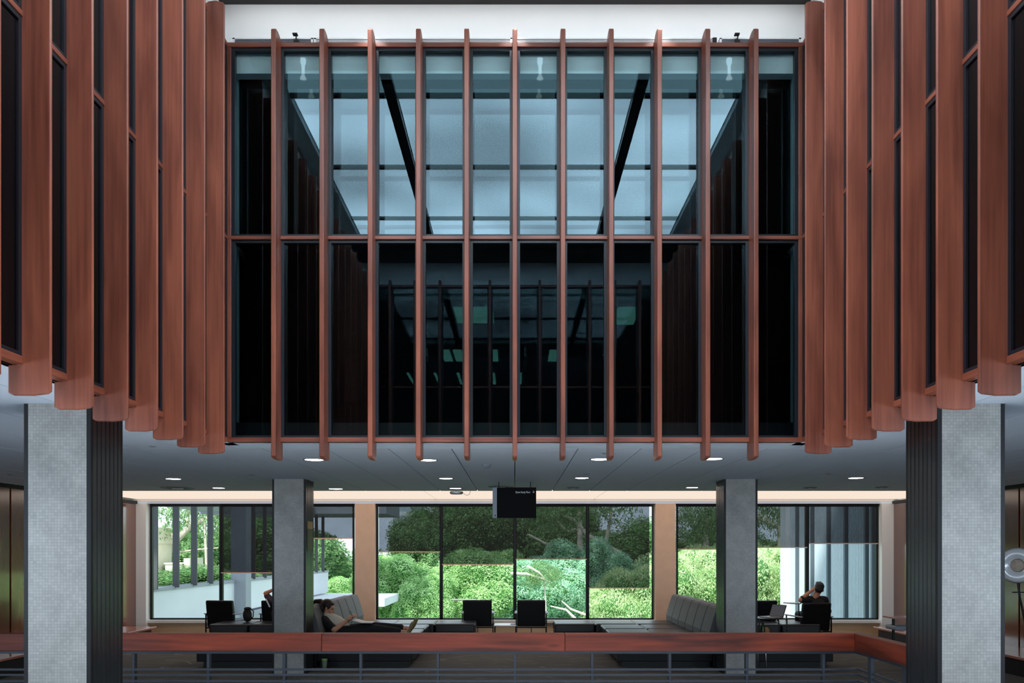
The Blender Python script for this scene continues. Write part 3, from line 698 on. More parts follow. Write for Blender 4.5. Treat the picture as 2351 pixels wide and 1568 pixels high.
groups = [(345, [507, 675], 813, [None, 1316, 1237]), (864, [1013, 1182, 1349], 1501, [1268, 1297, 1285, 1351]), (1553, [1700, 1854], 2016, [1262, 1258, 1249])]
wpos = {0: 'beside the left pilaster', 1: '', 2: ''}
blabel = {507: 'dark roller blind drawn low beside the clear far left window',
          675: 'dark roller blind over the pane right of the far left column',
          864: 'dark roller blind on the first pane of the centre window, trees and sky behind',
          1013: 'dark roller blind behind the hanging sign, left of the centre mullion',
          1182: 'dark roller blind right of the centre mullion with pale branches behind',
          1349: 'longest dark roller blind, rightmost in the centre window',
          1553: 'dark roller blind between the right pilaster and far right column',
          1700: 'dark roller blind just right of the far right column',
          1854: 'dark roller blind above the seated man, in front of the ribbed wall'}
for (a, mul, c, bl) in groups:
    edges = [a]+mul+[c]
    for i in range(len(edges)-1):
        l, rr = edges[i], edges[i+1]
        x0, x1 = PX(l, YW), PX(rr, YW)
        wn = window((0, 0, 0))
        f1 = MB().box(x0, x0+0.035, YW, YW+0.08, WZ0-0.03, WZ1+0.01).box(x1-0.035, x1, YW, YW+0.08, WZ0-0.03, WZ1+0.01)
        f1.box(x0, x1, YW-0.01, YW+0.08, WZ1-0.045, WZ1+0.01).box(x0, x1, YW, YW+0.08, WZ0-0.03, WZ0+0.008)
        f1.build('window_frame', 'black', wn)
        MB().box(x0+0.03, x1-0.03, YW+0.04, YW+0.046, WZ0, WZ1-0.04).build('pane', 'clear', wn)
        if bl[i]:
            zb = PZ(bl[i], YW-0.04)
            ins0 = 0.06 if l in (864,) else 0.02; ins1 = 0.10 if l == 1349 else 0.02
            br = empty('roller_blind', ((x0+x1)/2, YW-0.04, zb)); hw0 = (x0-x1)/2+ins0; hw1 = (x1-x0)/2-ins1
            tag(br, blabel[l], 'blind', 'dark roller blinds on the lounge windows')
            MB().box(hw0, hw1, -0.001, 0.001, 0.02, WZ1-zb-0.02).build('blind_cloth', 'blind', br)
            MB().box(hw0, hw1, -0.008, 0.008, 0, 0.02).build('bottom_bar', 'tan', br)
            MB().tube([(hw0, 0.0, WZ1-zb-0.02), (hw1, 0.0, WZ1-zb-0.02)], 0.024, 12).build('roller', 'black', br)

# ------------------------------------------------------------------ ceiling fittings
def downlight(px, py, wpx, label, lit=True):
    D = (ZC-E)*F/(VY-py); rad = wpx/2/F*D
    r = empty('downlight', (PX(px, D), D, ZC)); tag(r, label, 'downlight', 'round recessed downlights')
    MB().lathe((0, 0, 0), [(rad*0.93, -0.001), (rad*1.0, -0.006), (rad*1.12, -0.004), (rad*1.14, 0.0)], 28).build('ring', 'greypl', r)
    MB().cyl((0, 0), rad*0.93, -0.004, -0.001, 28).build('lens', 'lamp' if lit else 'greypl', r)
DL = [(721, 1055, 44, 'lit downlight near the first central fin on the left'), (983, 1056, 40, 'lit downlight under the fourth central fin'),
      (1377, 1054, 42, 'lit downlight under the eighth central fin'), (1637, 1053, 44, 'lit downlight under the tenth central fin'),
      (1024, 1098, 32, 'lit downlight left of the hanging sign, nearer row'), (1336, 1097, 32, 'lit downlight right of the hanging sign, nearer row'),
      (771, 1122, 33, 'lit downlight right of the far left column'), (1046, 1121, 28, 'lit downlight just above the round wireless unit'),
      (1589, 1119, 28, 'lit downlight left of the far right column'), (398, 1099, 34, 'lit downlight left of the far left column, nearer one'),
      (502, 1120, 28, 'lit downlight left of the far left column by the glowing cove'), (1965, 1097, 34, 'lit downlight right of the far right column')]
for d in DL: downlight(*d)
def small_round(px, py, wpx, name, label, cat, mat, drop, grp=None):
    D = (ZC-E)*F/(VY-py); rad = wpx/2/F*D
    o = MB().lathe((0, 0, 0), [(0.0, -drop), (rad*0.5, -drop*0.96), (rad*0.9, -drop*0.5), (rad, 0)], 24).build(name, mat)
    o.location = (PX(px, D), D, ZC); tag(o, label, cat, grp); return o
for px, py, lb in ((577, 1090, 'left of the far left column'), (350, 1024, 'right of the near left column'), (26, 1089, 'left of the near left column'),
                   (1389, 1040, 'above the downlight near the seventh fin'), (1346, 1088, 'just above the downlight right of the sign'), (1902, 1087, 'right of the far right column')):
    small_round(px, py, 16, 'sprinkler_cap', 'small dark sprinkler cap %s' % lb, 'sprinkler', 'greypl', 0.012, 'small sprinkler caps')
small_round(1117, 1066, 22, 'dome_camera', 'small round dome camera hanging from the ceiling left of the sign', 'camera', 'greypl', 0.045)
def diffuser(px, py, wpx, label):
    D = (ZC-E)*F/(VY-py); rad = wpx/2/F*D
    r = empty('air_diffuser', (PX(px, D), D, ZC)); tag(r, label, 'vent', 'round ceiling air diffusers')
    MB().lathe((0, 0, 0), [(rad, 0), (rad*0.9, -0.012), (rad*0.85, -0.004)], 32).build('outer_ring', 'greypl', r)
    MB().lathe((0, 0, 0), [(rad*0.7, 0), (rad*0.62, -0.016), (rad*0.56, -0.004)], 32).build('middle_ring', 'greypl', r)
    MB().lathe((0, 0, 0), [(rad*0.4, 0), (rad*0.3, -0.02), (0, -0.022)], 32).build('centre_cone', 'whitepl', r)
diffuser(408, 1120, 76, 'wide round air diffuser between two downlights at the left')
diffuser(1150, 1117, 60, 'wide round air diffuser behind the hanging sign')
diffuser(1316, 1119, 30, 'small round air diffuser right of the hanging sign by the cove')
diffuser(1860, 1119, 32, 'small round air diffuser right of the far right column')
diffuser(2024, 1118, 30, 'small round air diffuser near the near right column')
# wireless unit
r = empty('wireless_unit', P(1048, 1127, 13.9)); r.location.z = ZC; tag(r, 'grey round wireless unit with a loop of cable hanging at the cove edge', 'wireless unit')
MB().cyl((0, 0), 0.02, -0.03, 0).build('mount', 'greypl', r)
MB().lathe((0, 0, 0), [(0.02, -0.025), (0.10, -0.03), (0.118, -0.045), (0.10, -0.075), (0.0, -0.082)], 28).build('body', 'greypl', r)
MB().tube([(0.10, 0, -0.05), (0.14, 0, -0.08), (0.18, 0, -0.095), (0.22, 0, -0.08), (0.235, 0, -0.04), (0.235, 0, 0)], 0.004, 6).build('cable', 'greypl', r)

# hanging sign
DS = 12.3
sx0, sx1, sx2 = PX(1131, DS), PX(1141, DS), PX(1231, DS); sz0, sz1 = PZ(1189, DS), PZ(1119, DS)
sg = empty('hanging_sign', ((sx0+sx2)/2, DS, sz0)); ox = (sx0+sx2)/2
tag(sg, 'black hanging sign with a grey end strip reading Quiet Study Floor', 'sign')
H = sz1-sz0
MB().box(sx1-ox, sx2-ox, 0, 0.06, 0, H).build('black_panel', 'signblack', sg, bevel=0.003)
MB().box(sx0-ox, sx1-ox, 0, 0.06, 0, H).build('grey_strip', 'signgrey', sg, bevel=0.003)
for px in (1145, 1218):
    MB().tube([(PX(px, DS)-ox, 0.03, H), (PX(px, DS)-ox, 0.03, ZC-sz0)], 0.006, 8).build('hanger_rod', 'black', sg)
def text(s, size, loc, mat, parent, name='lettering'):
    cu = bpy.data.curves.new(name, 'FONT'); cu.body = s; cu.size = size; cu.extrude = 0.0008; cu.align_x = 'RIGHT'; cu.offset = 0.0004
    to = bpy.data.objects.new('tmp', cu); COL.objects.link(to)
    bpy.context.view_layer.update()
    me = bpy.data.meshes.new_from_object(to.evaluated_get(bpy.context.evaluated_depsgraph_get()))
    bpy.data.objects.remove(to)
    me.materials.clear(); me.materials.append(M[mat])
    o = bpy.data.objects.new(name, me); COL.objects.link(o); o.parent = parent
    o.rotation_euler = (math.pi/2, 0, 0); o.location = loc; return o
t = text('Quiet Study Floor', 0.040, (PX(1218, DS)-ox, -0.002, PZ(1132, DS)-sz0), 'ink', sg); t.scale = (0.78, 1, 1)
ax, az = PX(1225, DS)-ox, PZ(1129, DS)-sz0
MB().prism([(ax-0.002, az+0.018), (ax+0.002, az+0.018), (ax+0.002, az-0.010), (ax+0.012, az), (ax+0.014, az-0.004), (ax, az-0.018), (ax-0.014, az-0.004), (ax-0.012, az), (ax-0.002, az-0.010)], -0.003, -0.0005, 'y').build('arrow', 'ink', sg)
t = text('4', 0.05, (PX(1138.5, DS)-ox, -0.002, PZ(1186, DS)-sz0), 'black', sg, 'numeral')

# ------------------------------------------------------------------ furniture
def rbox(x0, x1, y0, y1, z0, z1): return MB().box(x0, x1, y0, y1, z0, z1)
def sofa(sgn, label):
    s = empty('sectional_sofa', (sgn*3.3, 14.2, 0)); tag(s, label, 'sofa', 'double sided sectional sofas')
    def bx(xa, xb, ya, yb, za, zb, name, mat, bev=0.03, par=None):
        xa, xb = sorted((sgn*xa-sgn*3.3, sgn*xb-sgn*3.3))
        return MB().box(xa+0.003, xb-0.003, ya-14.2+0.003, yb-14.2-0.003, za, zb).build(name, mat, par or s, bevel=bev, seg=3)
    rows = [(15.1, 15.9, [0.74, 1.50, 2.27, 3.05]), (14.2, 15.0, [1.57, 2.30, 3.05]), (13.35, 14.15, [1.57, 2.30, 3.05]), (12.5, 13.3, [1.57, 2.30, 3.05])]
    for (y0, y1, xx) in rows:
        for i in range(len(xx)-1): bx(xx[i], xx[i+1], y0, y1, 0.27, 0.45, 'seat', 'seatfab', 0.035)
        bx(xx[0]+0.01, 3.05, y0+0.01, y1-0.01, 0.10, 0.272, 'seat_base', 'leather', 0.01)
        bx(xx[0]+0.08, 3.02, y0+0.06, y1-0.06, 0.0, 0.10, 'plinth', 'black', 0.0)
    orow = [(15.0, 15.8, [3.55, 4.25, 4.93, 5.66]), (12.45, 13.3, [3.55, 4.25, 4.90])]
    for (y0, y1, xx) in orow:
        for i in range(len(xx)-1): bx(xx[i], xx[i+1], y0, y1, 0.27, 0.45, 'seat', 'seatfab', 0.035)
        bx(3.55, xx[-1]-0.01, y0+0.01, y1-0.01, 0.10, 0.272, 'seat_base', 'leather', 0.01)
        bx(3.55, xx[-1]-0.10, y0+0.06, y1-0.06, 0.0, 0.10, 'plinth', 'black', 0.0)
    # inner back cushions lean outwards
    for k in range(6):
        ya, yb = 12.42+0.6*k, 13.0+0.6*k
        for (xb0, xt0, xb1, xt1, h, mt) in ((2.98, 3.10, 3.14, 3.22, 0.95, 'fabric'), (3.48, 3.38, 3.36, 3.28, 0.93, 'fabric')):
            pts = [(xb0, 0.44), (xb0-0.005 if xb0 < 3.2 else xb0+0.005, 0.55), ((xb0+xt0)/2+0.0, 0.78), (xt0-0.01 if xb0 < 3.2 else xt0+0.01, h-0.03), (xt0+0.02 if xb0 < 3.2 else xt0-0.02, h), (xt1, h), (xb1, 0.44)]
            pts = [(sgn*(p[0]-3.3), p[1]) for p in pts]
            MB().prism([(p[0], p[1]) for p in pts], ya-14.2+0.004, yb-14.2-0.004, 'y').build('back_cushion', mt, s, bevel=0.014, seg=3, merge=True)
    bx(3.05, 3.55, 12.5, 15.95, 0.02, 0.45, 'spine', 'leather', 0.01)
    return s
sofa(-1, 'grey sectional sofa with a tall back, woman reclining on it, left side')
sofa(1, 'empty dark sectional sofa with a tall five cushion back, right side')

def armchair(loc, rz, label, tablet=None, warm=False):
    # faces local +y ; back at local -y
    c = empty('armchair', (loc[0], loc[1], 0), rz); tag(c, label, 'armchair', 'black armchairs by the windows')
    bk = MB().prism([(-0.26, 0.31), (-0.33, 0.80), (-0.325, 0.835), (-0.25, 0.835), (-0.24, 0.80), (-0.16, 0.31)], -0.278, 0.278, 'x')
    bk.build('backrest', 'leather', c, bevel=0.02, seg=3, merge=True)
    MB().box(-0.27, 0.27, -0.22, 0.33, 0.32, 0.44).build('seat', 'leather', c, bevel=0.03, seg=3)
    for sx in (-1, 1):
        for sy in (-0.27, 0.31):
            MB().box(sx*0.30-0.010, sx*0.30+0.010, sy-0.012, sy+0.012, 0, 0.56).build('leg', 'black', c)
        MB().box(sx*0.30-0.010, sx*0.30+0.010, -0.27, 0.31, 0.28, 0.305).build('side_bar', 'black', c)
        MB().box(sx*0.305-0.028, sx*0.305+0.028, -0.30, 0.33, 0.56, 0.58).build('armrest', 'greypl', c, bevel=0.006)
    MB().box(-0.30, 0.30, -0.28, -0.26, 0.28, 0.305).box(-0.30, 0.30, 0.30, 0.32, 0.28, 0.305).build('cross_bar', 'black', c)
    MB().box(-0.008, 0.008, -0.28, -0.26, 0, 0.30).build('centre_leg', 'black', c)
    if tablet:
        tb = MB().box(tablet-0.24, tablet+0.26, 0.10, 0.42, 0.80, 0.815).build('writing_tablet', 'whitepl', c, bevel=0.004)
        MB().tube([(tablet, 0.25, 0.56), (tablet, 0.25, 0.80)], 0.012, 8).build('tablet_post', 'black', c)
    return c
YC = 16.35
armchair((PX(1096, 16.05), YC, 0), 0.02, 'black armchair facing the centre window with a white writing tablet, left of the pair', tablet=-0.31)
armchair((PX(1220.5, 16.05), YC, 0), -0.02, 'black armchair facing the centre window, right of the pair')
armchair((PX(509, 15.9), 16.2, 0), -0.16, 'black armchair by the clear far left window beyond the bench')
armchair((PX(634, 15.9), 16.2, 0), -0.05, 'black armchair half hidden behind the far left column, a person in it')
armchair((PX(1873, 15.1), 15.45, 0), 0.14, 'black armchair that the seated man leans back in')
armchair((PX(1749, 15.9), 16.2, 0), 0.1, 'black armchair behind the open laptop')
# tablet arm beside the seated man
r = empty('tablet_table', (PX(1824, 15.6), 15.7, 0)); tag(r, 'thin pale tablet table beside the seated man left of his armchair', 'table')
MB().prism([(-0.13, 0.16), (0.14, 0.16), (0.14, -0.08), (0.0, -0.16)], PZ(1387, 15.6), PZ(1387, 15.6)+0.018, 'z').build('table_top', 'greypl', r)
MB().tube([(0.12, 0, 0), (0.12, 0, PZ(1387, 15.6))], 0.011, 8).build('post', 'black', r)
MB().box(-0.12, 0.14, -0.12, 0.12, 0, 0.015).build('foot', 'black', r)
# small coffee table between the two armchairs
def side_table(px, D, w_, d_, h, name, label, topmat='whitepl', legmat='black'):
    r = empty(name, (PX(px, D), D, 0)); tag(r, label, 'table')
    MB().box(-w_/2, w_/2, -d_/2, d_/2, h-0.02, h).build('table_top', topmat, r, bevel=0.004)
    for sx in (-1, 1):
        for sy in (-1, 1):
            MB().box(sx*(w_/2-0.012)-0.009, sx*(w_/2-0.012)+0.009, sy*(d_/2-0.012)-0.009, sy*(d_/2-0.012)+0.009, 0, h-0.02).build('leg', legmat, r)
    return r
side_table(1160, 16.3, 0.44, 0.50, 0.335, 'coffee_table', 'low white topped coffee table between the two central armchairs')
o = MB().box(-0.05, 0.05, -0.07, 0.07, 0, 0.012).build('magazine', 'greypl'); o.location = (PX(1178, 16.3), 16.25, 0.336); tag(o, 'small grey leaflet on the low white coffee table', 'leaflet')
lt = side_table(1766, 14.3, 0.50, 0.46, 0.635, 'laptop_table', 'dark table carrying the open laptop beside the far right column', 'black', 'black')
# laptop, screen facing left
lp = empty('laptop', (PX(1768, 14.3), 14.25, 0.636), math.radians(118)); tag(lp, 'open laptop with blue grey screen on the dark table', 'laptop')
MB().box(-0.165, 0.165, -0.12, 0.12, 0, 0.016).build('keyboard_base', 'silver', lp, bevel=0.004)
MB().box(-0.14, 0.14, -0.02, 0.10, 0.016, 0.018).build('keys', 'black', lp)
T = Matrix.Translation((0, -0.12, 0.012)) @ Matrix.Rotation(math.radians(22), 4, 'X')
MB().box(-0.165, 0.165, -0.008, 0.0, 0, 0.225, T).build('lid', 'black', lp)
MB().box(-0.152, 0.152, 0.0, 0.002, 0.012, 0.213, T).build('screen', 'screen', lp)
# bottle, pouch, tumbler, metal stool, bag
b = empty('drink_bottle', (PX(1751, 13.05), 13.05, 0.452)); tag(b, 'dark green drink bottle with a carry loop on the near right bench', 'bottle')
MB().lathe((0, 0, 0), [(0, 0), (0.036, 0), (0.037, 0.02), (0.037, 0.13), (0.030, 0.16), (0.018, 0.175), (0.018, 0.19), (0, 0.19)], 20).build('body', 'bottle', b)
MB().cyl((0, 0), 0.021, 0.186, 0.205, 16).build('cap', 'black', b)
MB().tube([(0.02*math.cos(a)*0.9, 0, 0.222+0.018*math.sin(a)) for a in [math.pi*2*k/12 for k in range(13)]], 0.003, 6, caps=False).build('loop', 'black', b)
o = MB().ell((0, 0, 0.06), (0.06, 0.045, 0.058)).build('pouch', 'orange'); o.location = (PX(1761, 13.05), 13.1, 0.452); tag(o, 'small amber pouch beside the dark green bottle', 'pouch')
b = empty('tumbler', (PX(745, 12.28), 12.28, 0)); tag(b, 'smoky travel tumbler with a green lid on the floor before the sofa', 'cup')
MB().lathe((0, 0, 0), [(0, 0), (0.033, 0), (0.042, 0.15), (0.0, 0.15)], 20).build('body', 'cup', b)
MB().cyl((0, 0), 0.045, 0.15, 0.172, 20).build('lid', 'greenpl', b)
r = empty('metal_stool', (PX(1737, 12.25), 12.28, 0)); tag(r, 'stool with bright metal legs right of the far right column', 'stool')
MB().cyl((0, 0), 0.185, 0.42, 0.45, 28).build('seat', 'black', r)
for k in range(4):
    a = math.pi/4+k*math.pi/2+0.3
    MB().tube([(0.15*math.cos(a), 0.15*math.sin(a), 0.01), (0.14*math.cos(a), 0.14*math.sin(a), 0.42)], 0.012, 10).build('leg', 'chrome', r)
r = empty('backpack', (PX(568, 15.5), 15.5, 0.452), 0.3); tag(r, 'black backpack standing on the left bench between two armchairs', 'bag')
MB().ell((0, 0, 0.13), (0.085, 0.06, 0.135)).ell((0.02, -0.03, 0.09), (0.065, 0.05, 0.085)).build('body', 'cloth', r, remesh=0.012)
MB().ell((0.005, 0.0, 0.25), (0.07, 0.055, 0.035)).build('top_flap', 'cloth', r)
MB().tube([(0.06, 0, 0.24), (0.11, 0, 0.2), (0.105, 0, 0.10), (0.06, 0, 0.04)], 0.01, 8).build('strap', 'cloth', r)
# far right chair/table fragment near the column
r = empty('lectern_table', (PX(2085, 12.6), 12.9, 0)); tag(r, 'small side table with a dark shelf half hidden by the near right column', 'table')
MB().box(-0.17, 0.2, -0.2, 0.2, PZ(1421, 12.6)-0.01, PZ(1421, 12.6)+0.01).build('table_top', 'ledge', r)
MB().box(-0.14, 0.18, -0.18, 0.18, PZ(1442, 12.6)-0.05, PZ(1442, 12.6)+0.02).build('shelf', 'greypl', r, bevel=0.02)
for x in (-0.09, 0.15):
    MB().box(x-0.015, x+0.015, -0.02, 0.02, 0, PZ(1421, 12.6)-0.01).build('leg', 'black', r)
# round ring lamp on a stand at right edge
D_ = 10.6
r = empty('ring_mirror_lamp', (PX(2336, D_), D_, 0)); tag(r, 'round polished white ring dish on a thin black stand at the right edge', 'ring lamp')
zc = PZ(1298, D_)
T = Matrix.Rotation(math.radians(90), 3, 'X').to_4x4()
T = Matrix.Rotation(math.radians(-48), 3, 'Z').to_4x4() @ T
Tm = T.to_3x3()
MB().lathe((0, 0, zc), [(0.085, 0.0), (0.10, 0.035), (0.15, 0.055), (0.205, 0.045), (0.235, 0.0), (0.205, -0.03), (0.10, -0.03), (0.085, 0.0)], 40, Tm).build('ring', 'ring', r)
MB().lathe((0, 0, zc), [(0.0, 0.012), (0.07, 0.010), (0.086, 0.0), (0.0, -0.01)], 24, Tm).build('centre_disc', plain('floral_print', (0.42, 0.34, 0.27), 0.6, var=0.35, vscale=(40, 40, 40)), r)
MB().tube([(0.02, 0.03, zc-0.20), (0.05, 0.03, zc-0.42), (0.12, 0.03, zc-0.75), (0.14, 0.03, 0.0)], 0.014, 8).build('stand', 'black', r)
MB().box(-0.04, 0.12, 0.02, 0.05, zc-0.36, zc-0.345).build('cross_piece', 'black', r)
MB().cyl((0.14, 0.03), 0.16, 0, 0.02, 24).build('foot', 'black', r)

# ------------------------------------------------------------------ people
def hand(mb, wrist, d, up, L=0.17, curl=0.6, side=1):
    """palm, four unequal bent fingers and a thumb leaving the palm side"""
    wrist = Vector(wrist); d = Vector(d).normalized(); up = Vector(up); up = (up-d*up.dot(d)).normalized(); s = d.cross(up)*side
    pc = wrist+d*0.045
    mb.tube([wrist, wrist+d*0.03, wrist+d*0.075], [0.024, 0.033, 0.034], 10)
    mb.tube([wrist+d*0.02-s*0.018, wrist+d*0.08-s*0.022], [0.018, 0.018], 8); mb.tube([wrist+d*0.02+s*0.018, wrist+d*0.08+s*0.022], [0.018, 0.018], 8)
    for i, (o_, l) in enumerate(((-0.030, 0.060), (-0.010, 0.074), (0.010, 0.078), (0.030, 0.068))):
        p0 = wrist+d*0.085+s*o_; a = curl*(1.0-0.06*i)
        d1 = (d*math.cos(a*0.6)-up*math.sin(a*0.6)); d2 = (d*math.cos(a*1.5)-up*math.sin(a*1.5)); d3 = (d*math.cos(a*2.1)-up*math.sin(a*2.1))
        p1 = p0+d1*l*0.45; p2 = p1+d2*l*0.32; p3 = p2+d3*l*0.23
        mb.tube([p0, p1, p2, p3], [0.0095, 0.009, 0.008, 0.0075], 8)
    q0 = wrist+d*0.025+s*0.030; q1 = q0+(d*0.6+s*0.7-up*0.25).normalized()*0.038; q2 = q1+(d*0.9+s*0.1-up*0.4).normalized()*0.030
    mb.tube([q0, q1, q2], [0.013, 0.011, 0.009], 8)
def head(mb, c, fwd, up, s=1.0, face=True):
    c = Vector(c); fwd = Vector(fwd).normalized(); up = Vector(up); up = (up-fwd*up.dot(fwd)).normalized(); r = fwd.cross(up)
    Rm = Matrix((r, fwd, up)).transposed()
    def W(x, y, z): return c+Rm @ Vector((x*s, y*s, z*s))
    mb.ell(W(0, -0.012, 0.025), (0.074*s, 0.094*s, 0.092*s), Rm)
    mb.ell(W(0, 0.022, -0.045), (0.056*s, 0.064*s, 0.068*s), Rm)
    mb.ell(W(0, 0.060, -0.098), (0.024*s, 0.020*s, 0.018*s), Rm)                      # chin
    mb.tube([W(0, 0.082, 0.012), W(0, 0.098, -0.018), W(0, 0.106, -0.034)], [0.008*s, 0.011*s, 0.014*s], 8)   # nose
    mb.ell(W(0, 0.082, -0.062), (0.024*s, 0.012*s, 0.009*s), Rm)                       # mouth
    mb.ell(W(0, 0.078, 0.030), (0.048*s, 0.014*s, 0.009*s), Rm)                       # brow
    for k in (-1, 1):
        mb.ell(W(k*0.078, -0.008, -0.012), (0.010*s, 0.019*s, 0.032*s), Rm)           # ears
        mb.ell(W(k*0.040, 0.056, -0.030), (0.022*s, 0.022*s, 0.020*s), Rm)            # cheeks
    return W, Rm
def eyes(W, Rm, s, parent):
    m = MB(); 
    for k in (-1, 1): m.ell(W(k*0.031, 0.078, 0.004), (0.013*s, 0.008*s, 0.007*s), Rm, 10, 8)
    m.build('eyes', 'blackhair', parent)

# reclining woman: pixel anchors at depth 12.95
DW = 12.95
def A(px, py, dy=0.0):
    v = P(px, py, DW); v.y = DW+dy; return v
wm = empty('person', (PX(770, DW), DW, 0.45)); tag(wm, 'dark haired woman in cream top reclining on the left sofa, holding a phone', 'person')
org = Vector(wm.location)
def L(v): return Vector(v)-org
body = MB()
hc = A(754, 1395); hf = Vector((0.93, -0.10, -0.34)); hu = Vector((0.30, 0, 0.95))
W, Rm = head(body, L(hc), hf, hu, 1.0)
body.tube([L(A(751, 1405)), L(A(750, 1416))], [0.052, 0.056], 12)
body.tube([L(A(757, 1427)), L(A(767, 1435)), L(A(782, 1446))], [0.07, 0.10, 0.12], 14)
# arms: near (right) and far (left)
sh_n, sh_f = A(750, 1423, -0.17), A(752, 1422, 0.17)
el_n, el_f = A(775, 1443, -0.22), A(778, 1440, 0.22)
wr_n, wr_f = A(799, 1424, -0.10), A(800, 1422, 0.08)
body.tube([L(sh_n), L(el_n)], [0.052, 0.042], 12); body.tube([L(el_n), L((el_n+wr_n)/2), L(wr_n)], [0.042, 0.038, 0.026], 12)
body.tube([L(sh_f), L(el_f)], [0.052, 0.042], 12); body.tube([L(el_f), L((el_f+wr_f)/2), L(wr_f)], [0.042, 0.038, 0.026], 12)
hand(body, L(wr_n), (0.55, 0.25, 0.65), (-0.7, -0.3, 0.6), curl=0.95, side=1)
hand(body, L(wr_f), (0.55, -0.25, 0.65), (-0.7, 0.3, 0.6), curl=0.95, side=-1)
# legs
hip_n, hip_f = A(786, 1450, -0.09), A(786, 1450, 0.09)
kn_n, kn_f = A(862, 1442, -0.11), A(864, 1440, 0.10)
an_n, an_f = A(930, 1450, -0.09), A(933, 1443, 0.06)
for h_, k_, a_ in ((hip_n, kn_n, an_n), (hip_f, kn_f, an_f)):
    body.tube([L(h_), L(k_)], [0.085, 0.058], 14); body.tube([L(k_), L(k_*0.6+a_*0.4-Vector((0, 0, 0.012))), L(a_)], [0.057, 0.055, 0.034], 12)
toe_n, toe_f = A(949, 1430, -0.09), A(955, 1423, 0.06)
for a_, t_ in ((an_n, toe_n), (an_f, toe_f)):
    hl = a_+Vector((0.035, 0, -0.035))
    body.tube([L(a_), L(hl)], [0.034, 0.032], 10); body.tube([L(hl), L(hl*0.5+t_*0.5), L(t_)], [0.032, 0.034, 0.026], 10)
body.build('body', 'skin_pale', wm, remesh=0.0065)
eyes(W, Rm, 1.0, wm)
hr = MB()
hr.ell(W(0, -0.034, 0.038), (0.092, 0.104, 0.094), Rm).ell(W(0, -0.085, -0.025), (0.082, 0.062, 0.095), Rm)
hr.ell(W(-0.060, -0.005, 0.03), (0.026, 0.055, 0.052), Rm).ell(W(0.060, -0.005, 0.03), (0.026, 0.055, 0.052), Rm)
hr.tube([W(0, -0.09, 0.01), W(0, -0.115, -0.05), W(0.0, -0.12, -0.12)], [0.06, 0.055, 0.03], 12).ell(W(0, 0.030, 0.078), (0.062, 0.045, 0.030), Rm)
hr.ell(W(-0.066, 0.0, -0.03), (0.016, 0.035, 0.05), Rm).tube([L(A(742, 1386, 0.02)), L(A(734, 1381, 0.04)), L(A(722, 1381, 0.05)), L(A(716, 1386, 0.05))], [0.05, 0.045, 0.035, 0.02], 10)
hr.build('hair', 'hair', wm, remesh=0.007)
MB().ell(L(A(752, 1411)), (0.066, 0.066, 0.05)).ell(L(A(753, 1417)), (0.085, 0.10, 0.05)).ell(L(A(757, 1423)), (0.11, 0.13, 0.07)).tube([L(A(759, 1424)), L(A(772, 1431)), L(A(788, 1446))], [0.122, 0.132, 0.136], 16).build('knit_top', 'knit', wm, remesh=0.010)
v_ = MB()
for sgn2, s_, e_ in ((-1, sh_n, el_n), (1, sh_f, el_f)):
    v_.tube([L(s_)+Vector((-0.02, 0, 0.0)), L(e_*0.7+s_*0.3)], [0.072, 0.060], 14)
    v_.tube([L(A(748, 1424, sgn2*0.10)), L(A(760, 1440, sgn2*0.12)), L(A(782, 1455, sgn2*0.10))], [0.085, 0.10, 0.095], 14)
v_.tube([L(A(744, 1424)), L(A(756, 1443)), L(A(775, 1456))], [0.10, 0.12, 0.11], 14)
v_.build('black_jacket', 'cloth', wm, remesh=0.010)
tr = MB()
tr.tube([L(A(776, 1452, -0.06)), L(A(776, 1452, 0.06))], [0.115, 0.115], 14)
for h_, k_, a_ in ((hip_n, kn_n, an_n), (hip_f, kn_f, an_f)):
    m_ = k_*0.2+a_*0.8
    tr.tube([L(h_), L(h_*0.5+k_*0.5), L(k_), L(k_*0.5+a_*0.5), L(m_)], [0.100, 0.090, 0.074, 0.066, 0.060], 14)
tr.build('black_trousers', 'cloth', wm, remesh=0.010)
for a_, t_ in ((an_n, toe_n), (an_f, toe_f)):
    hl = a_+Vector((0.042, 0, -0.038))
    MB().tube([L(hl+Vector((0.0, 0, 0.002))), L(hl*0.5+t_*0.5+Vector((0.006, 0, -0.002))), L(t_)], [0.036, 0.038, 0.031], 12).build('shoe', 'shoe', wm, remesh=0.006)
MB().tube([W(-0.088, -0.004, -0.02), W(-0.090, 0.004, -0.055), W(-0.07, 0.01, -0.12), L(A(760, 1425, -0.14))], 0.0022, 6).build('earphone_cord', 'whitepl', wm)
ph = empty('phone', A(808, 1411, -0.01), 0); tag(ph, 'dark phone held up by the reclining woman', 'phone')
T = Matrix.Rotation(math.radians(-18), 4, 'Y')
MB().box(-0.004, 0.004, -0.036, 0.036, -0.07, 0.07, T).build('case', 'black', ph, bevel=0.002)
MB().box(-0.0052, -0.0042, -0.032, 0.032, -0.064, 0.064, T).build('screen', 'screen', ph)
nb = empty('open_notebook', A(835, 1436, -0.0), 0.0); tag(nb, 'open pale notebook lying across the reclining woman lap', 'notebook')
nb.location.z = 0.665
MB().box(-0.16, 0.0, -0.15, 0.15, 0, 0.012, Matrix.Rotation(math.radians(14), 4, 'Y')).build('page', 'paper', nb)
MB().box(0.0, 0.16, -0.15, 0.15, 0, 0.012, Matrix.Rotation(math.radians(1), 4, 'Y')).build('page', 'paper', nb)

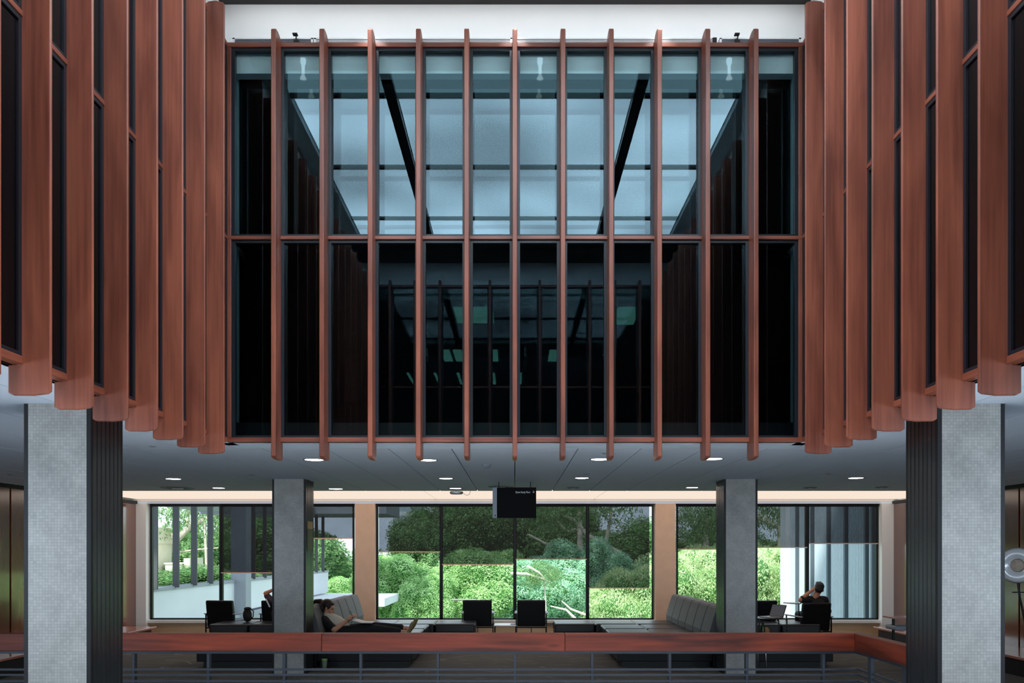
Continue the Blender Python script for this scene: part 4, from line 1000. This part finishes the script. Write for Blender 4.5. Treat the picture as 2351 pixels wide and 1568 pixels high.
# man seen from behind, left hand to his head
DM = 15.35
def A2(px, py, dy=0.0):
    v = P(px, py, DM); v.y = DM+dy; return v
mn = empty('person', (PX(1876, DM), DM, 0.45)); tag(mn, 'man in black seen from behind by the right window, hand raised to his head', 'person')
org = Vector(mn.location)
body = MB()
hc = A2(1880, 1352); W, Rm = head(body, L(hc), (0.25, 0.95, -0.15), (0.22, 0, 1), 1.06)
body.tube([L(A2(1877, 1360)), L(A2(1871, 1371, -0.02))], [0.060, 0.066], 12)
body.tube([L(A2(1874, 1388)), L(A2(1876, 1397, 0.02)), L(A2(1878, 1425, 0.12))], [0.10, 0.12, 0.12], 14)
shL, shR = A2(1857, 1377), A2(1893, 1377)
elL = A2(1837, 1377, -0.02); wrL = A2(1860, 1357, -0.03)
body.tube([L(shL), L(elL)], [0.055, 0.045], 12); body.tube([L(elL), L((elL+wrL)/2), L(wrL)], [0.043, 0.040, 0.027], 12)
hand(body, L(wrL), (0.80, 0.05, 0.55), (-0.45, -0.35, 0.8), curl=0.3, side=-1)
elR = A2(1904, 1404, 0.05); wrR = A2(1900, 1412, 0.30)
body.tube([L(shR), L(elR)], [0.055, 0.045], 12); body.tube([L(elR), L(wrR)], [0.042, 0.028], 12)
hand(body, L(wrR), (0, 1, -0.1), (0, 0, 1), curl=0.4, side=1)
for s_ in (-1, 1):
    h_ = Vector((mn.location.x+s_*0.10, DM+0.12, 0.56)); k_ = Vector((mn.location.x+s_*0.15, DM+0.58, 0.56)); a_ = Vector((mn.location.x+s_*0.14, DM+0.62, 0.10))
    body.tube([L(h_), L(k_)], [0.085, 0.06], 12); body.tube([L(k_), L(a_)], [0.058, 0.04], 12); body.tube([L(a_-Vector((0, 0, 0.05))), L(a_+Vector((0, 0.17, -0.06)))], [0.038, 0.034], 10)
body.build('body', 'skin', mn, remesh=0.0075)
eyes(W, Rm, 1.06, mn)
hr = MB().ell(W(0, -0.025, 0.040), (0.088, 0.100, 0.092), Rm).ell(W(0, -0.060, -0.010), (0.080, 0.062, 0.075), Rm).ell(W(-0.02, 0.03, 0.10), (0.06, 0.06, 0.035), Rm)
for k in range(12):
    a = k*2.4; q_ = 0.012*k**0.5; hr.ell(W(1.4*q_*math.cos(a), -0.02+1.5*q_*math.sin(a), 0.122-q_*0.8), (0.020, 0.020, 0.016), Rm, 8, 6)
hr.build('hair', 'blackhair', mn, remesh=0.008)
st = MB().tube([L(A2(1872.5, 1372.5, -0.01)), L(A2(1873, 1376, -0.005)), L(A2(1874, 1382)), L(A2(1876, 1396, 0.02)), L(A2(1878, 1425, 0.12))], [0.075, 0.115, 0.155, 0.17, 0.165], 16)
st.tube([L(shL), L(shR)], [0.078, 0.075], 12).tube([L(shL), L(elL), L(elL*0.85+wrL*0.15)], [0.075, 0.062, 0.056], 12).tube([L(shR), L(elR)], [0.075, 0.062], 12)
st.build('black_shirt', 'cloth', mn, remesh=0.011)
tr = MB()
for s_ in (-1, 1):
    h_ = Vector((mn.location.x+s_*0.10, DM+0.10, 0.565)); k_ = Vector((mn.location.x+s_*0.15, DM+0.58, 0.565)); a_ = Vector((mn.location.x+s_*0.14, DM+0.62, 0.13))
    tr.tube([L(h_), L(k_), L(a_)], [0.105, 0.075, 0.06], 14)
tr.build('trousers', 'cloth', mn, remesh=0.012)

# person mostly hidden behind the far left column, arms behind the head
DP = 15.75
def A3(px, py, dy=0.0):
    v = P(px, py, DP); v.y = DP+dy; return v
pn = empty('person', (PX(642, DP), DP, 0.45)); tag(pn, 'person in a plum shirt mostly hidden by the far left column, elbow raised', 'person')
org = Vector(pn.location)
body = MB()
W, Rm = head(body, L(A3(644, 1350)), (0.1, 0.98, -0.1), (0, 0, 1), 1.05)
body.tube([L(A3(644, 1360)), L(A3(643, 1372))], [0.058, 0.062], 12).tube([L(A3(643, 1380)), L(A3(643, 1425, 0.1))], [0.13, 0.15], 14)
for s_ in (-1, 1):
    sh_ = A3(643+s_*21, 1377); el = A3(643+s_*32, 1362, -0.03); wr = A3(643+s_*13, 1353, -0.06)
    body.tube([L(sh_), L(el)], [0.052, 0.044], 12); body.tube([L(el), L(wr)], [0.043, 0.028], 12)
    hand(body, L(wr), (-s_*0.95, -0.1, 0.1), (0, -1, 0), curl=0.3, side=s_)
    h_ = Vector((org.x+s_*0.10, DP+0.12, 0.56)); k_ = Vector((org.x+s_*0.15, DP+0.56, 0.56)); a_ = Vector((org.x+s_*0.14, DP+0.60, 0.10))
    body.tube([L(h_), L(k_)], [0.085, 0.06], 12); body.tube([L(k_), L(a_)], [0.058, 0.04], 12); body.tube([L(a_-Vector((0, 0, 0.05))), L(a_+Vector((0, 0.17, -0.06)))], [0.038, 0.034], 10)
body.build('body', 'skin', pn, remesh=0.0075)
MB().ell(W(0, -0.025, 0.040), (0.088, 0.100, 0.092), Rm).ell(W(0, -0.060, -0.010), (0.080, 0.062, 0.075), Rm).build('hair', 'blackhair', pn, remesh=0.008)
st = MB().tube([L(A3(643, 1375)), L(A3(643, 1384)), L(A3(643, 1425, 0.1))], [0.085, 0.15, 0.165], 16)
for s_ in (-1, 1): st.tube([L(A3(643, 1378)), L(A3(643+s_*21, 1378)), L(A3(643+s_*29, 1368, -0.02))], [0.08, 0.078, 0.062], 12)
st.build('plum_shirt', 'plumcloth', pn, remesh=0.011)
tr = MB()
for s_ in (-1, 1): tr.tube([L((org.x+s_*0.10, DP+0.10, 0.565)), L((org.x+s_*0.15, DP+0.56, 0.565)), L((org.x+s_*0.14, DP+0.60, 0.13))], [0.105, 0.075, 0.06], 14)
tr.build('trousers', 'cloth', pn, remesh=0.012)
MB().box(-0.012, 0.012, -0.01, 0.0, -0.09, 0.09, Matrix.Translation(L(A3(620, 1383, -0.14))) @ Matrix.Rotation(math.radians(-25), 4, 'Y')).build('white_strap', 'whitepl', pn)

# ------------------------------------------------------------------ outdoors
struct(MB().box(-90, 90, 17.6, 160, -9.2, -9.0).build('ground', 'grass'))
def wing(sgn):
    X = 8.5
    r = empty('building_wing', (sgn*X, 18, 0))
    def bx(mb, a, b_, y0, y1, z0, z1): return mb.box(*sorted((sgn*(a-X), sgn*(b_-X))), y0-18, y1-18, z0, z1)
    if sgn < 0:
        tag(r, 'pale glazed wing with dark upright fins seen through the far left windows', 'building')
        bx(MB(), 8.5, 8.8, 17.6, 37, -0.05, 0.88).build('spandrel', 'wingwhite', r)
        bx(MB(), 8.46, 8.82, 17.6, 37, 0.86, 0.93).build('window_sill', 'winggrey', r)
        bx(MB(), 5.3, 13, 33.0, 37.3, -0.45, -0.12).build('end_slab', 'wingwhite', r)
        bx(MB(), 8.3, 13, 17.6, 33.0, -0.45, -0.12).build('floor_slab', 'winggrey', r)
        bx(MB(), 5.3, 13, 33.5, 37.3, 3.35, 3.9).build('roof_overhang', 'winggrey', r)
        bx(MB(), 8.4, 13, 17.6, 33.5, 3.45, 3.9).build('roof', 'winggrey', r)
        for o_ in (818, 769, 728, 691):
            y = 8.35/o_*F
            bx(MB(), 8.37, 8.52, y-0.03, y+0.03, 0.9, 3.45).build('fin', 'wingdark', r)
            bx(MB(), 8.50, 8.55, y+0.2, y+0.23, 0.9, 3.45).build('mullion', 'winggrey', r)
        bx(MB(), 8.15, 8.6, 24.6, 25.1, -0.45, 3.45).build('pier', 'winggrey', r)
        for k in range(1, 10):
            y = 25.1+1.19*k
            bx(MB(), 8.40, 8.52, y-0.03, y+0.03, 0.9, 3.45).build('fin', 'wingdark', r)
    else:
        tag(r, 'pale blue ribbed wing with dark upright recesses seen through the far right window', 'building')
        k = 0
        off = [832, 816, 768, 728, 690, 655, 632]
        yy = [8.5/q*F for q in off]
        wl = MB(); bx(wl, 8.62, 13, 17.6, 25.1, -4, 5).build('wall', 'wingdark', r)
        for i in range(len(yy)-1):
            y0, y1 = yy[i]+0.14, yy[i+1]-0.0
            m = MB(); bx(m, 8.45, 8.65, y0, y1-0.10, -4, 5)
            n = max(2, int((y1-y0-0.1)/0.085))
            for j in range(n):
                a = y0+(y1-0.1-y0)*j/n
                bx(m, 8.425, 8.451, a+0.02, a+0.055, -4, 5)
            m.build('ribbed_panel', 'rib', r)
            bx(MB(), 8.38, 8.47, yy[i]+0.0, yy[i]+0.08, -4, 5).build('fin', 'slate', r)
        bx(MB(), 8.3, 8.7, 24.9, 25.4, -4, 5).build('corner_pier', 'wingwhite', r)
    return r
wing(-1); wing(1)
# distant blocks
r = empty('stone_building', (-18.8, 41, -9)); tag(r, 'cream stone building beyond the left wing', 'building')
MB().box(-1.5, 0.42, 0, 2.5, 0, 12.05).build('tower', 'stone', r); MB().box(-1.55, 0.46, -0.06, 2.5, 11.2, 11.35).build('cornice', 'stone', r)
MB().box(1.15, 1.95, 0, 2, 0, 10.15).box(2.0, 2.3, 0.2, 2, 0, 10.45).build('low_block', 'stone', r); MB().box(1.1, 2.0, -0.05, 2, 10.15, 10.22).build('parapet', 'stone', r)
for i, (px, z, wd, lb) in enumerate(((935, 22, 4.5, 'left'), (985, 17, 5, 'right'))):
    r = empty('city_tower', (PX(px, 130), 130, -9)); tag(r, 'hazy city tower glimpsed through the first centre blind, %s one' % lb, 'tower')
    MB().box(-wd/2, wd/2, 0, 5, 0, z).build('shaft', 'tower', r)
    m = MB()
    for k in range(4, int(z/1.5)): m.box(-wd/2+0.3, wd/2-0.3, -0.05, 0.02, k*1.5, k*1.5+0.7)
    m.build('window_bands', 'wingwhite', r)

rng = np.random.default_rng(5)
def foliage_mesh(name, rx, rz, nblob, nleaf, leaf, mat, hang=False, core=True):
    cs = []
    for i in range(nblob):
        th = rng.uniform(0, 2*math.pi); u = rng.uniform(-0.75, 1); rr = rng.uniform(0.35, 0.85)
        q = math.sqrt(max(0, 1-u*u))
        cs.append((rx*rr*q*math.cos(th), rx*rr*q*math.sin(th), rz*rr*u))
    cs = np.array(cs); br = rng.uniform(0.26, 0.42, nblob)*rx
    idx = rng.integers(0, nblob, nleaf)
    d = rng.normal(size=(nleaf, 3)); d /= np.linalg.norm(d, axis=1)[:, None]
    c = cs[idx]+d*br[idx][:, None]*rng.uniform(0.80, 1.10, nleaf)[:, None]
    n = d+rng.normal(size=(nleaf, 3))*0.65+np.array([0, 0, 0.25]); n /= np.linalg.norm(n, axis=1)[:, None]
    t = np.cross(n, rng.normal(size=(nleaf, 3))); t /= np.linalg.norm(t, axis=1)[:, None]; b = np.cross(n, t)
    sz = leaf*rng.uniform(0.6, 1.3, nleaf)[:, None]
    if hang:
        t = np.array([0, 0, -1])+rng.normal(size=(nleaf, 3))*0.45; t /= np.linalg.norm(t, axis=1)[:, None]; b = np.cross(n, t); b /= np.linalg.norm(b, axis=1)[:, None]
    v = np.stack([c-t*sz*1.3, c+b*sz*(0.40 if hang else 0.62), c+t*sz*1.3, c-b*sz*(0.40 if hang else 0.62)], axis=1).reshape(-1, 3)
    me = bpy.data.meshes.new(name); nv = len(v)
    parts_v = [v]; loops = [np.arange(nv)]; starts = [np.arange(0, nv, 4)]; tot = [np.full(nleaf, 4)]; mi = [np.zeros(nleaf, int)]
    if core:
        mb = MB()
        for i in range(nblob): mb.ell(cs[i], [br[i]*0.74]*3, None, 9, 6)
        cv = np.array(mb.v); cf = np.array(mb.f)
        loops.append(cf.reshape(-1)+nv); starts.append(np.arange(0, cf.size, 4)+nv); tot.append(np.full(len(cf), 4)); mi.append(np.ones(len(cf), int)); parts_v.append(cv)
    V = np.concatenate(parts_v); Lp = np.concatenate(loops); S = np.concatenate(starts); Tt = np.concatenate(tot); MI = np.concatenate(mi)
    me.vertices.add(len(V)); me.vertices.foreach_set('co', V.reshape(-1).astype(np.float32))
    me.loops.add(len(Lp)); me.loops.foreach_set('vertex_index', Lp.astype(np.int32))
    me.polygons.add(len(S)); me.polygons.foreach_set('loop_start', S.astype(np.int32))
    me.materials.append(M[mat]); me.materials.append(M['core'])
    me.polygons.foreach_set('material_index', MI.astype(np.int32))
    me.update(calc_edges=True); me.validate(); return me
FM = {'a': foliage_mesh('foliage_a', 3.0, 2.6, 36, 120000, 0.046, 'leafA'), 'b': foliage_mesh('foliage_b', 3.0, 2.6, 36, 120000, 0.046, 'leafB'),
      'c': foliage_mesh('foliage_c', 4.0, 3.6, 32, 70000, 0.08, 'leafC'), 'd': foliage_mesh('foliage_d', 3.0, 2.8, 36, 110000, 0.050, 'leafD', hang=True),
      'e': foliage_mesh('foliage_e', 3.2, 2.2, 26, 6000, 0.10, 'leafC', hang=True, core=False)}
def tree(px, py, D, sx, sz, kind, label, rz=0, name='tree', grp='trees beyond the lounge windows', branches=None, tr=1.0):
    c = P(px, py, D)
    r = empty(name, (c.x, c.y, -9.0)); tag(r, label, 'tree', grp)
    o = bpy.data.objects.new('foliage', FM[kind]); COL.objects.link(o); o.parent = r; o.location = (0, 0, c.z+9.0); o.scale = (sx, sx, sz); o.rotation_euler = (0, 0, rz)
    MB().tube([(0, 0, 0), (0.2, 0.1, (c.z+9)*0.5), (0, 0, c.z+9)], [0.35*tr, 0.28*tr, 0.15*tr], 10).build('trunk', 'bark', r)
    if branches:
        for bpts, rad in branches:
            pts = [P(a, b_, D-dd)-Vector((c.x, c.y, -9.0)) for (a, b_, dd) in bpts]
            MB().tube(pts, [rad*(1-0.6*i/(len(pts)-1)) for i in range(len(pts))], 8).build('branch', 'bark', r)
    return r
# bright shrubs and low crowns nearer the glass
tree(800, 1395, 44, 0.75, 0.6, 'a', 'bright round crown seen low between the left wing and left pilaster', 0.3)
tree(905, 1372, 40, 0.85, 0.75, 'a', 'bright green crown low in the first pane of the centre window', 1.2)
tree(990, 1400, 38, 0.6, 0.6, 'a', 'bright green crown low against the first centre mullion', 2.3)
tree(1090, 1372, 40, 1.0, 0.85, 'a', 'bright green crown behind the left central armchair', 0.8)
tree(1150, 1345, 44, 0.7, 0.7, 'a', 'bright green crown just left of the centre mullion', 3.0)
tree(1240, 1385, 40, 0.9, 0.75, 'b', 'blue green crown behind the right central armchair', 0.5)
tree(1320, 1350, 46, 0.9, 0.9, 'b', 'blue green crown right in the third centre pane', 2.0)
tree(1400, 1350, 44, 0.8, 0.9, 'b', 'blue green crown under the longest blind', 1.4)
tree(1465, 1395, 38, 0.8, 0.75, 'd', 'yellow green drooping crown against the right pilaster', 0.2)
tree(1590, 1345, 40, 1.0, 0.75, 'd', 'yellow green drooping crown between the right pilaster and column', 2.6)
tree(1775, 1350, 38, 0.95, 0.82, 'd', 'yellow green drooping crown behind the laptop', 4.0)
tree(1690, 1335, 46, 0.9, 0.9, 'a', 'green crown mostly behind the far right column', 1.0)
# taller dark crowns behind, mostly seen through the blinds
tree(1000, 1255, 56, 0.72, 0.75, 'c', 'tall dark crown behind the first centre blind', 0.0)
tree(1090, 1225, 58, 0.95, 0.95, 'c', 'tall dark crown filling the second centre blind', 1.0)
tree(1240, 1235, 60, 1.05, 1.0, 'c', 'tall dark crown behind the third centre blind', 2.0)
tree(1430, 1290, 58, 1.1, 0.8, 'c', 'tall dark crown behind the longest blind', 3.0)
tree(1625, 1265, 58, 0.45, 0.75, 'c', 'tall dark crown behind the blind right of the right pilaster', 4.0)
tree(1720, 1300, 60, 0.8, 0.7, 'c', 'tall dark crown behind the far right column', 5.0)
tree(840, 1330, 56, 0.8, 0.6, 'c', 'dark crown behind the left pilaster', 5.5)
tree(480, 1310, 50, 1.0, 0.75, 'c', 'dark green crown beyond the left wing beside the covered pane', 0.6)
tree(400, 1340, 46, 1.0, 0.45, 'c', 'low dark green crown beyond the left wing', 1.6)
tree(430, 1340, 38, 0.75, 0.23, 'c', 'low clipped dark crown in front of the cream stone building', 2.9, tr=0.3)
tree(620, 1300, 52, 1.2, 0.9, 'c', 'dark crown seen beyond the left wing near the far left column', 2.2)
tree(1330, 1180, 50, 1.1, 0.7, 'e', 'tall gum tree with pale forking branches behind the third and longest blinds', 0.0,
     branches=[([(1480, 1330, 0), (1420, 1270, 0), (1349, 1230, 0), (1320, 1195, 0), (1275, 1175, 0)], 0.22), ([(1335, 1215, 0), (1300, 1220, 0), (1270, 1185, 0)], 0.14),
               ([(1390, 1250, 0), (1400, 1200, 0), (1405, 1160, 0)], 0.14), ([(1345, 1270, 0), (1290, 1260, 0), (1250, 1247, 0), (1215, 1228, 0)], 0.14)])
tree(1250, 1325, 36, 0.35, 0.25, 'e', 'bare pale gum limbs crossing the third centre pane', 1.0,
     branches=[([(1175, 1316, 0.5), (1210, 1318, 0.5), (1245, 1328, 0.5), (1262, 1336, 0.5)], 0.07), ([(1212, 1300, 0.5), (1238, 1315, 0.5), (1252, 1330, 0.5)], 0.06),
               ([(1320, 1420, 0.5), (1300, 1400, 0.5), (1265, 1392, 0.5)], 0.07), ([(1345, 1412, 0.5), (1310, 1398, 0.5), (1290, 1380, 0.5)], 0.06)], tr=0.2)
tree(1620, 1200, 50, 0.9, 0.6, 'e', 'gum tree with thin leaves against the sky right of the right pilaster', 2.0,
     branches=[([(1650, 1330, 0), (1625, 1310, 0), (1600, 1290, 0)], 0.1)])
tree(1790, 1195, 48, 0.8, 0.8, 'e', 'gum tree with dark slanting limb right of the far right column', 3.0,
     branches=[([(1740, 1185, 0), (1775, 1205, 0), (1815, 1225, 0)], 0.2), ([(1740, 1320, 0), (1770, 1345, 0), (1800, 1365, 0)], 0.12)])
tree(470, 1195, 44, 0.9, 0.7, 'e', 'large pale gum with sweeping white limbs seen through the clear far left window', 4.0,
     branches=[([(370, 1290, 0), (400, 1245, 0), (440, 1205, 0), (500, 1180, 0)], 0.26), ([(392, 1265, 0), (400, 1215, 0), (412, 1165, 0)], 0.12),
               ([(380, 1270, 0), (410, 1268, 0), (450, 1262, 0), (500, 1258, 0)], 0.08), ([(430, 1215, 0), (432, 1180, 0), (440, 1150, 0)], 0.12)], tr=0.4)
